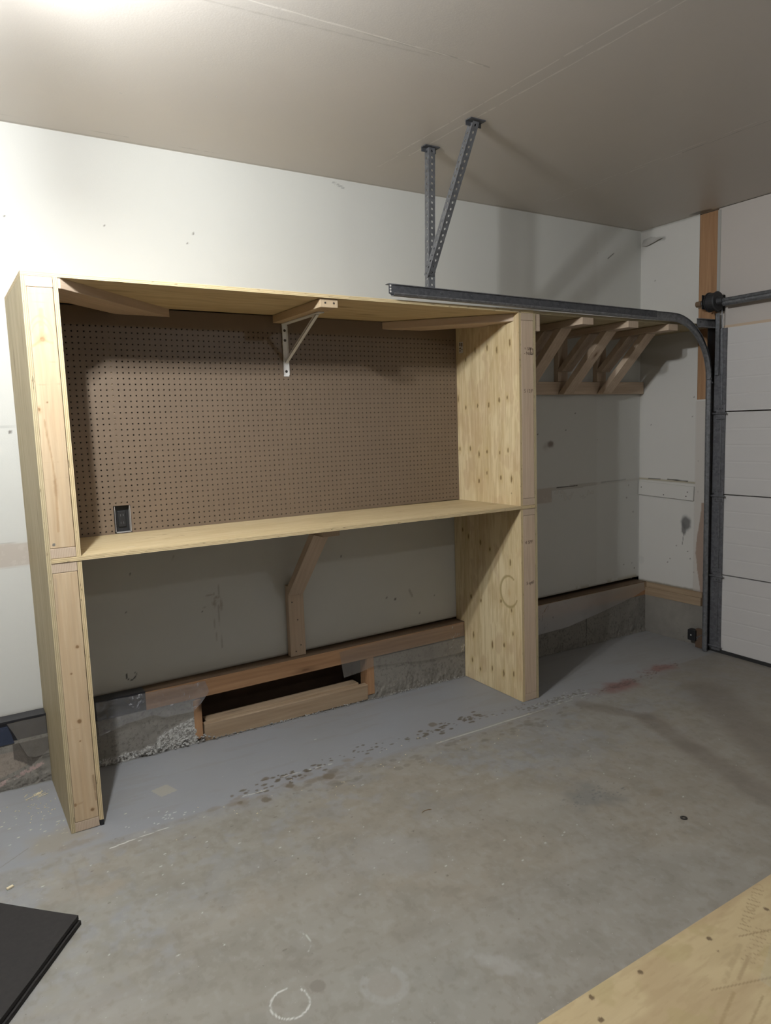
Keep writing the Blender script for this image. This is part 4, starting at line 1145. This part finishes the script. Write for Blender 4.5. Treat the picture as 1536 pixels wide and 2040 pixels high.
def leg(a, b, names):
    a, b = Vector(a)-Vector((.014, 0, 0)), Vector(b)-Vector((.014, 0, 0))
    # two faces of the angle: one facing right-front, the other facing left
    f1 = Vector((1, -.04, 0)).normalized(); f2 = Vector((.04, 1, 0)).normalized()
    perforated(a+f1*AW/2, b+f1*AW/2, f1, AW, names[0], 1)
    perforated(a+f2*AW/2, b+f2*AW/2, f2, AW, names[1], -1)
leg(bot, top, ('vertical_strap', 'vertical_strap'))
leg(Vector((1.775, -.600, 2.215)), Vector((1.800, -.925, H-.006)), ('diagonal_strap', 'diagonal_strap'))
for (x, y) in ((1.803, -.590), (1.800, -.925)):
    mb = MB(); mb.box(x-.042, x+.042, y-.018, y+.018, H-.005, H-.001); mb.box(x-.042, x+.042, y+.015, y+.018, H-.022, H-.005); obj('ceiling_foot', mb, M['angle'], hg)
mb = MB(); mb.tube((1.790, -.612, 2.270), (1.790, -.596, 2.270), .007, 8); mb.tube((1.796, -.605, 2.235), (1.796, -.590, 2.235), .007, 8); pieces('bolt', mb, M['screw'], hg)

# ---- torsion shaft
ts = thing('torsion_shaft', 'steel torsion shaft with cable drum across the top of the garage door', 'shaft', (3.96, -1.5, 2.22))
mb = MB(); mb.tube((3.96, -.520, 2.218), (3.96, -3.5, 2.222), .0127, 16); obj('shaft', mb, M['galv'], ts, smooth=False)
mb = MB(); mb.tube((3.975, -.700, 2.205), (3.975, -3.5, 2.208), .022, 16); obj('spring_tube', mb, M['track'], ts)
mb = MB(); mb.tube((3.96, -.610, 2.218), (3.96, -.616, 2.218), .062, 28); mb.tube((3.96, -.616, 2.218), (3.96, -.668, 2.218), .056, 28); mb.tube((3.96, -.668, 2.218), (3.96, -.674, 2.218), .062, 28, .058); mb.tube((3.96, -.674, 2.218), (3.96, -.705, 2.218), .028, 16, .02); dr = obj('cable_drum', mb, M['trackdark'], ts)
mb = MB()
for k in range(5):
    a = 2*math.pi*k/5; mb.tube((3.96+.04*math.cos(a), -.606, 2.218+.04*math.sin(a)), (3.96+.04*math.cos(a), -.611, 2.218+.04*math.sin(a)), .009, 8)
pieces('drum_boss', mb, M['track'], dr)
mb = MB(); mb.tube((3.96, -.522, 2.218), (3.96, -.560, 2.218), .019, 14); mb.box(3.957, 3.963, -.56, -.535, 2.19, 2.205); obj('shaft_collar', mb, M['brownpine'], ts)
mb = MB(); mb.box(3.90, 4.053, -.600, -.597, 2.175, 2.262); mb.box(4.046, 4.053, -.66, -.597, 2.165, 2.262); obj('bearing_plate', mb, M['trackdark'], ts)
mb = MB(); mb.tube((4.008, -.668, 2.20), (4.012, -.676, 1.76), .0022, 6); mb.tube((4.012, -.676, 1.76), (4.010, -.676, -.02), .0016, 6); obj('lift_cable', mb, M['track'], ts)

# door sensor at the foot of the track
ss = thing('door_sensor', 'small black safety sensor box at the foot of the door track', 'sensor', (3.99, -.51, -.06))
mb = MB(); mb.box(3.985, 4.030, -.535, -.475, -.030, .045); o = obj('housing', mb, M['black'], ss, bevel=.004)
mb = MB(); mb.tube((3.984, -.502, .008), (3.986, -.502, .008), .005, 10); obj('indicator_light', mb, M['paper'], o)
mb = MB(); mb.box(4.000, 4.030, -.585, -.525, fz(4, -.55)+.001, .055); obj('mounting_bracket', mb, M['recess'], ss, bevel=.003)
mb = MB()
for k in range(14):
    y = -.55+rnd.uniform(-.025, .025); z = rnd.uniform(-.02, .05); mb.tube((3.997, y, z), (4.0, y+rnd.uniform(-.015, .015), z+rnd.uniform(-.015, .015)), .0018, 5)
pieces('sensor_wire', mb, M['track'], ss)

# ================================================================ BOARD ON THE DOOR WALL, TORN TAPE, SHEETING
pbd = MB(); pbd.beam((XR-.008, -.004, .994), (XR-.008, -.456, .975), (0, 0, 1), .098, .013)
o = obj('wall_board', pbd, M['wall_r'], bevel=.002); tag(o, 'short white painted board nailed across the door wall beside the corner', 'board')
mb = MB()
for (y, z) in ((-.03, 1.0), (-.22, .955), (-.41, .985), (-.40, .955)): mb.tube((XR-.016, y, z), (XR-.0145, y, z), .004, 8)
pieces('nail_head', mb, M['screw'], o)
def sheet(name, pts, label, m='plastic', depth=.02, seed=1, fold=None, plane='y', base=-.085, grid=.009, cat='plastic sheet', rough=1.0):
    """crumpled sheet with the given outline (first coordinate along the wall, second height)"""
    import bmesh
    bm = bmesh.new(); vs = [bm.verts.new((p[0], p[1], 0)) for p in pts]; bm.faces.new(vs)
    bmesh.ops.triangulate(bm, faces=bm.faces[:])
    for _ in range(5):
        es = [e for e in bm.edges if e.calc_length() > grid*2]
        if not es: break
        bmesh.ops.subdivide_edges(bm, edges=es, cuts=1); bmesh.ops.triangulate(bm, faces=[f for f in bm.faces if len(f.verts) > 3])
    co = np.array([v.co[:] for v in bm.verts])
    n = vnoise(co[:, 0], co[:, 1], 14, seed, 4)-.5; n2 = vnoise(co[:, 0]*2, co[:, 1]*2, 20, seed+5, 3)-.5
    zr = (co[:, 1]-co[:, 1].min())/(np.ptp(co[:, 1])+1e-6)
    for v, a, b, t in zip(bm.verts, n, n2, zr):
        d = depth*((1-t)*.6+abs(a)*1.2*rough+b*.35*rough)
        if plane == 'y': v.co = Vector((v.co.x, base-d, v.co.y))
        else: v.co = Vector((base-d, v.co.x, v.co.y))
    me = bpy.data.meshes.new(name); bm.to_mesh(me); bm.free(); me.materials.append(M[m])
    me.polygons.foreach_set('use_smooth', [True]*len(me.polygons))
    o = bpy.data.objects.new(name, me); COL.objects.link(o); tag(o, label, cat); return o
sheet('plastic_sheet', [(.206, .305), (.453, .300), (.715, .296), (.731, .241), (.648, .160), (.50, .168), (.456, .190), (.329, .178), (.207, .150)],
      'crinkled shiny plastic sheeting over the sill left of the framed opening', seed=3, depth=.022, rough=1.6, m='plastic2')
sheet('plastic_sheet', [(1.469, .289), (1.692, .300), (2.335, .300), (2.338, .120), (2.05, .125), (1.69, .168), (1.60, .150), (1.487, .141)],
      'clear plastic sheeting over the sill right of the framed opening', seed=7, depth=.012, rough=.4)
sheet('plastic_sheet', [(2.50, .300), (3.574, .302), (4.02, .303), (4.03, .245), (3.90, .213), (3.574, .160), (3.226, .112), (2.50, .10)],
      'clear plastic sheeting hanging along the sill behind the alcove, right of the workbench', seed=12, depth=.012, rough=.35)
sheet('plastic_sheet', [(-.155, .300), (-.003, .300), (-.003, .135), (-.054, .127), (-.088, .140), (-.112, .20), (-.135, .26)],
      'torn plastic sheeting over the sill left of the workbench end panel', seed=17, depth=.018)
M['tornpaper'] = simple('torn_grey_paper', (.42, .40, .37), .8, var=.15, scale=30)
sheet('torn_joint_tape', [(-.03, 2.745), (-.09, 2.752), (-.19, 2.722), (-.10, 2.700), (-.06, 2.694), (-.02, 2.705)], 'torn drywall tape curling off the ceiling corner', 'tornpaper', seed=5, depth=.03, plane='x', base=XR-.006, cat='tape')
mb = MB(); mb.poly([(-.6, -.081, .286), (-.152, -.081, .283), (-.140, -.081, .245), (-.132, -.081, .206), (-.6, -.081, .198)], (0, .012, 0)); o = obj('insulation_board', mb, M['bluefoam']); tag(o, 'dark blue insulation board on the sill at the far left', 'insulation')

# ================================================================ THINGS ON THE FLOOR
# two stacked rubber mats
c0 = Vector((-.066, -1.150)); d1 = Vector((-.205, .211)).normalized(); d2 = Vector((-.220, -.288)).normalized()
for k, (dz, off) in enumerate(((.0006, .006), (.0165, .0))):
    mb = MB(); n = 14
    A = c0+Vector((off*1.0, -off*.3))
    outl = [A, A+d2*1.2, A+d2*1.2+d1*1.0, A+d1*1.0]
    # grid surface with a slightly lifted edge
    nu, nv = 24, 24; th = .0135
    for s_ in (0, 1):
        for i in range(nu+1):
            for j in range(nv+1):
                p = A+d2*(1.2*i/nu)+d1*(1.0*j/nv)
                wav = .0022*math.sin(i*.9+k)*math.exp(-j*.6)+(.004*math.exp(-((i-3.0)/3)**2)*math.exp(-j*.5) if k == 1 else 0)
                mb.v.append(Vector((p.x, p.y, fz(p.x, p.y)+dz+abs(wav)+s_*th)))
    S_ = (nu+1)*(nv+1); W_ = nv+1
    for i in range(nu):
        for j in range(nv):
            a = i*W_+j; mb.face([a, a+1, a+W_+1, a+W_]); mb.face([S_+a, S_+a+W_, S_+a+W_+1, S_+a+1])
    for i in range(nu):
        for j in (0, nv): a = i*W_+j; mb.face([a, a+W_, S_+a+W_, S_+a])
    for j in range(nv):
        for i in (0, nu): a = i*W_+j; mb.face([a, a+1, S_+a+1, S_+a])
    o = obj('rubber_mat', mb, M['rubber'], bevel=0)
    tag(o, ('black rubber floor mat lying beneath another mat at lower left', 'black rubber floor mat lying on top of another mat at lower left')[k], 'mat')

# plywood sheathed frame lying in the foreground
zt = .052
pf = thing('plywood_panel', 'large stamped plywood panel screwed to a low frame in the right foreground', 'panel', (2.0, -2.9, fz(2, -2.9)))
def ply_P(U, V): return U, V, U*0+zt
def paint_fg(p):
    U, V = p.U, p.V; ang = 0
    n = vnoise(U*2.2, V*5, 1.6, 61); n2 = vnoise(U*4, V*20, 5, 62)
    p.c[..., :3] = (.44, .35, .205); p.c[..., 3] = .8
    p.put(sstep(.42, .6, n)*.6, (.385, .285, .165)); p.put(sstep(.52, .68, n2)*.25, (.33, .24, .13)); p.put(sstep(.6, .72, vnoise(U*3, V*3, 4, 63))*.4, (.37, .30, .145))
    for (x, y) in ((.965, -2.315), (1.135, -2.330), (1.395, -2.357), (1.640, -2.380), (.93, -2.375)):
        p.blob((x, y), .0085, (.13, .09, .05), .95, edge=.3)
    p.blob((1.37, -2.40), .004, (.2, .14, .08), .9)
    INK = (.26, .19, .10)
    # stamp frames, tyre scuffs
    p.line((.93, -2.62), (1.27, -2.508), .006, (.33, .245, .13), .9, .25, 3); p.line((.96, -2.66), (1.32, -2.555), .004, (.34, .26, .14), .85, .2, 4)
    p.line((1.23, -2.47), (1.40, -2.535), .003, INK, .8, .15); p.line((1.40, -2.545), (1.72, -2.43), .0035, (.36, .28, .15), .8, .2)
    p.line((1.47, -2.40), (1.66, -2.47), .0032, INK, .9, .05)
    p.line((1.28, -2.475), (1.44, -2.42), .010, (.35, .27, .15), .5, .4); p.line((1.32, -2.49), (1.43, -2.455), .007, (.30, .22, .12), .6, .3)
    for k in range(9):  # worn strokes of the first stamp line
        x = 1.395+k*.018; y = -2.452+k*.0058; p.line((x, y), (x+.013, y-.030), .0022, INK, .75, .35, k)
    for k in range(8):
        x = 1.43+k*.019; y = -2.482+k*.006; p.line((x, y+.006), (x+.009, y-.016), .0024, (.30, .23, .13), .6, .5, k+20)
    for k in range(12):
        x = 1.50+k*.020; y = -2.378+k*.0075; 
        if k % 3 == 2: p.ring((x+.004, y-.012), .008, .0022, INK, .7, ry=.011, rough=.45, seed=k)
        else: p.line((x, y), (x+.011, y-.026), .0026, INK, .9, .15, k)
    p.put((np.abs(V+2.50-(U-1.5)*.36) < .03)*(U > 1.36)*(U < 1.60)*.22, (.40, .38, .30))
    for r in (.05, .085, .12, .16): p.ring((1.50, -2.70), r, .0032, (.38, .28, .16), .45, ry=r*.7, rough=.2)
top = MB(); top.box(.62, 3.06, -3.52, -2.296, zt-PT, zt-.0004, grain='x', thin='z'); sk = obj('sheathing', top, M['ply'], pf)
canvas('sheathing_face', .62, 3.06, -3.52, -2.296, .004, ply_P, M['ply'], paint_fg, sk, lambda U, V: (U+71, V+9, U*0))
for (x0, x1, y0, y1, gr) in ((.62, 3.06, -2.334, -2.296, 'x'), (.62, 3.06, -3.52, -3.482, 'x'), (.62, .658, -3.482, -2.334, 'y'), (3.022, 3.06, -3.482, -2.334, 'y'), (1.44, 1.478, -3.482, -2.334, 'y'), (2.2, 2.238, -3.482, -2.334, 'y')):
    mb = MB(); i = 0; mb.box(x0, x1, y0, y1, 0, zt-PT-.001, grain=gr)
    for v in mb.v:
        if v.z < .001: v.z = fz(v.x, v.y)+.001
    obj('frame_joist', mb, M['pine2'], pf)

# washer
mb = MB(); wx, wy = 2.050, -1.815; n = 20; z0 = fz(wx, wy)
for (r, z) in ((.0135, .0003), (.0135, .0032), (.0068, .0032), (.0068, .0003)):
    for k in range(n): a = 2*math.pi*k/n; mb.v.append(Vector((wx+r*math.cos(a), wy+r*math.sin(a), z0+z+.0006)))
for j in range(4):
    j2 = (j+1) % 4
    for k in range(n): k2 = (k+1) % n; mb.face([j*n+k, j*n+k2, j2*n+k2, j2*n+k])
o = obj('steel_washer', mb, M['screw']); tag(o, 'small dark steel washer lying on the floor at right', 'washer')
# wood chip, splinters, crumbs
mb = MB(); mb.beam((-.242, -.832, fz(-.24, -.83)+.004), (-.222, -.822, fz(-.22, -.82)+.004), (0, 1, 0), .010, .006); o = obj('wood_chip', mb, M['dustw'], bevel=.001); tag(o, 'small pale wood chip on the floor above the rubber mats', 'wood chip')
rs = np.random.RandomState(12)
mb = MB()
for k in range(90):
    if k < 10: x, y, l = -.075+rs.randn()*.018, -.185+rs.randn()*.012, rs.uniform(.02, .045)
    elif k < 50: x, y, l = -.06+rs.randn()*.05, -.30+rs.randn()*.09, rs.uniform(.002, .008)
    else: x, y, l = rs.uniform(.25, 2.3), rs.uniform(-.9, -.62), rs.uniform(.002, .007)
    y = min(y, -.11); a = (.5+rs.randn()*.25) if k < 10 else rs.uniform(0, 3)
    z = fz(x, y)+.0014; dx, dy = math.cos(a)*l/2, math.sin(a)*l/2
    mb.beam((x-dx, y-dy, z), (x+dx, y+dy, z+(0.0012 if k < 10 else 0)), (0, 0, 1), .0016, .0020)
o = obj('sawdust', mb, M['dustw']); tag(o, 'scattered sawdust and wood splinters on the floor around the left post', 'sawdust', None, 'stuff')
# curled shaving
mb = MB(); cx, cy = 1.235, -1.22
pts = [(cx+.020*math.cos(a)*1.2, cy+.012*math.sin(a)) for a in np.linspace(.3, 2.8, 9)]
for k in range(8): mb.beam((*pts[k], fz(cx, cy)+.0022), (*pts[k+1], fz(cx, cy)+.0022), (0, 0, 1), .0035, .0012)
o = obj('wood_shaving', mb, M['greypine']); tag(o, 'curled brown wood shaving in the middle of the floor', 'shaving')
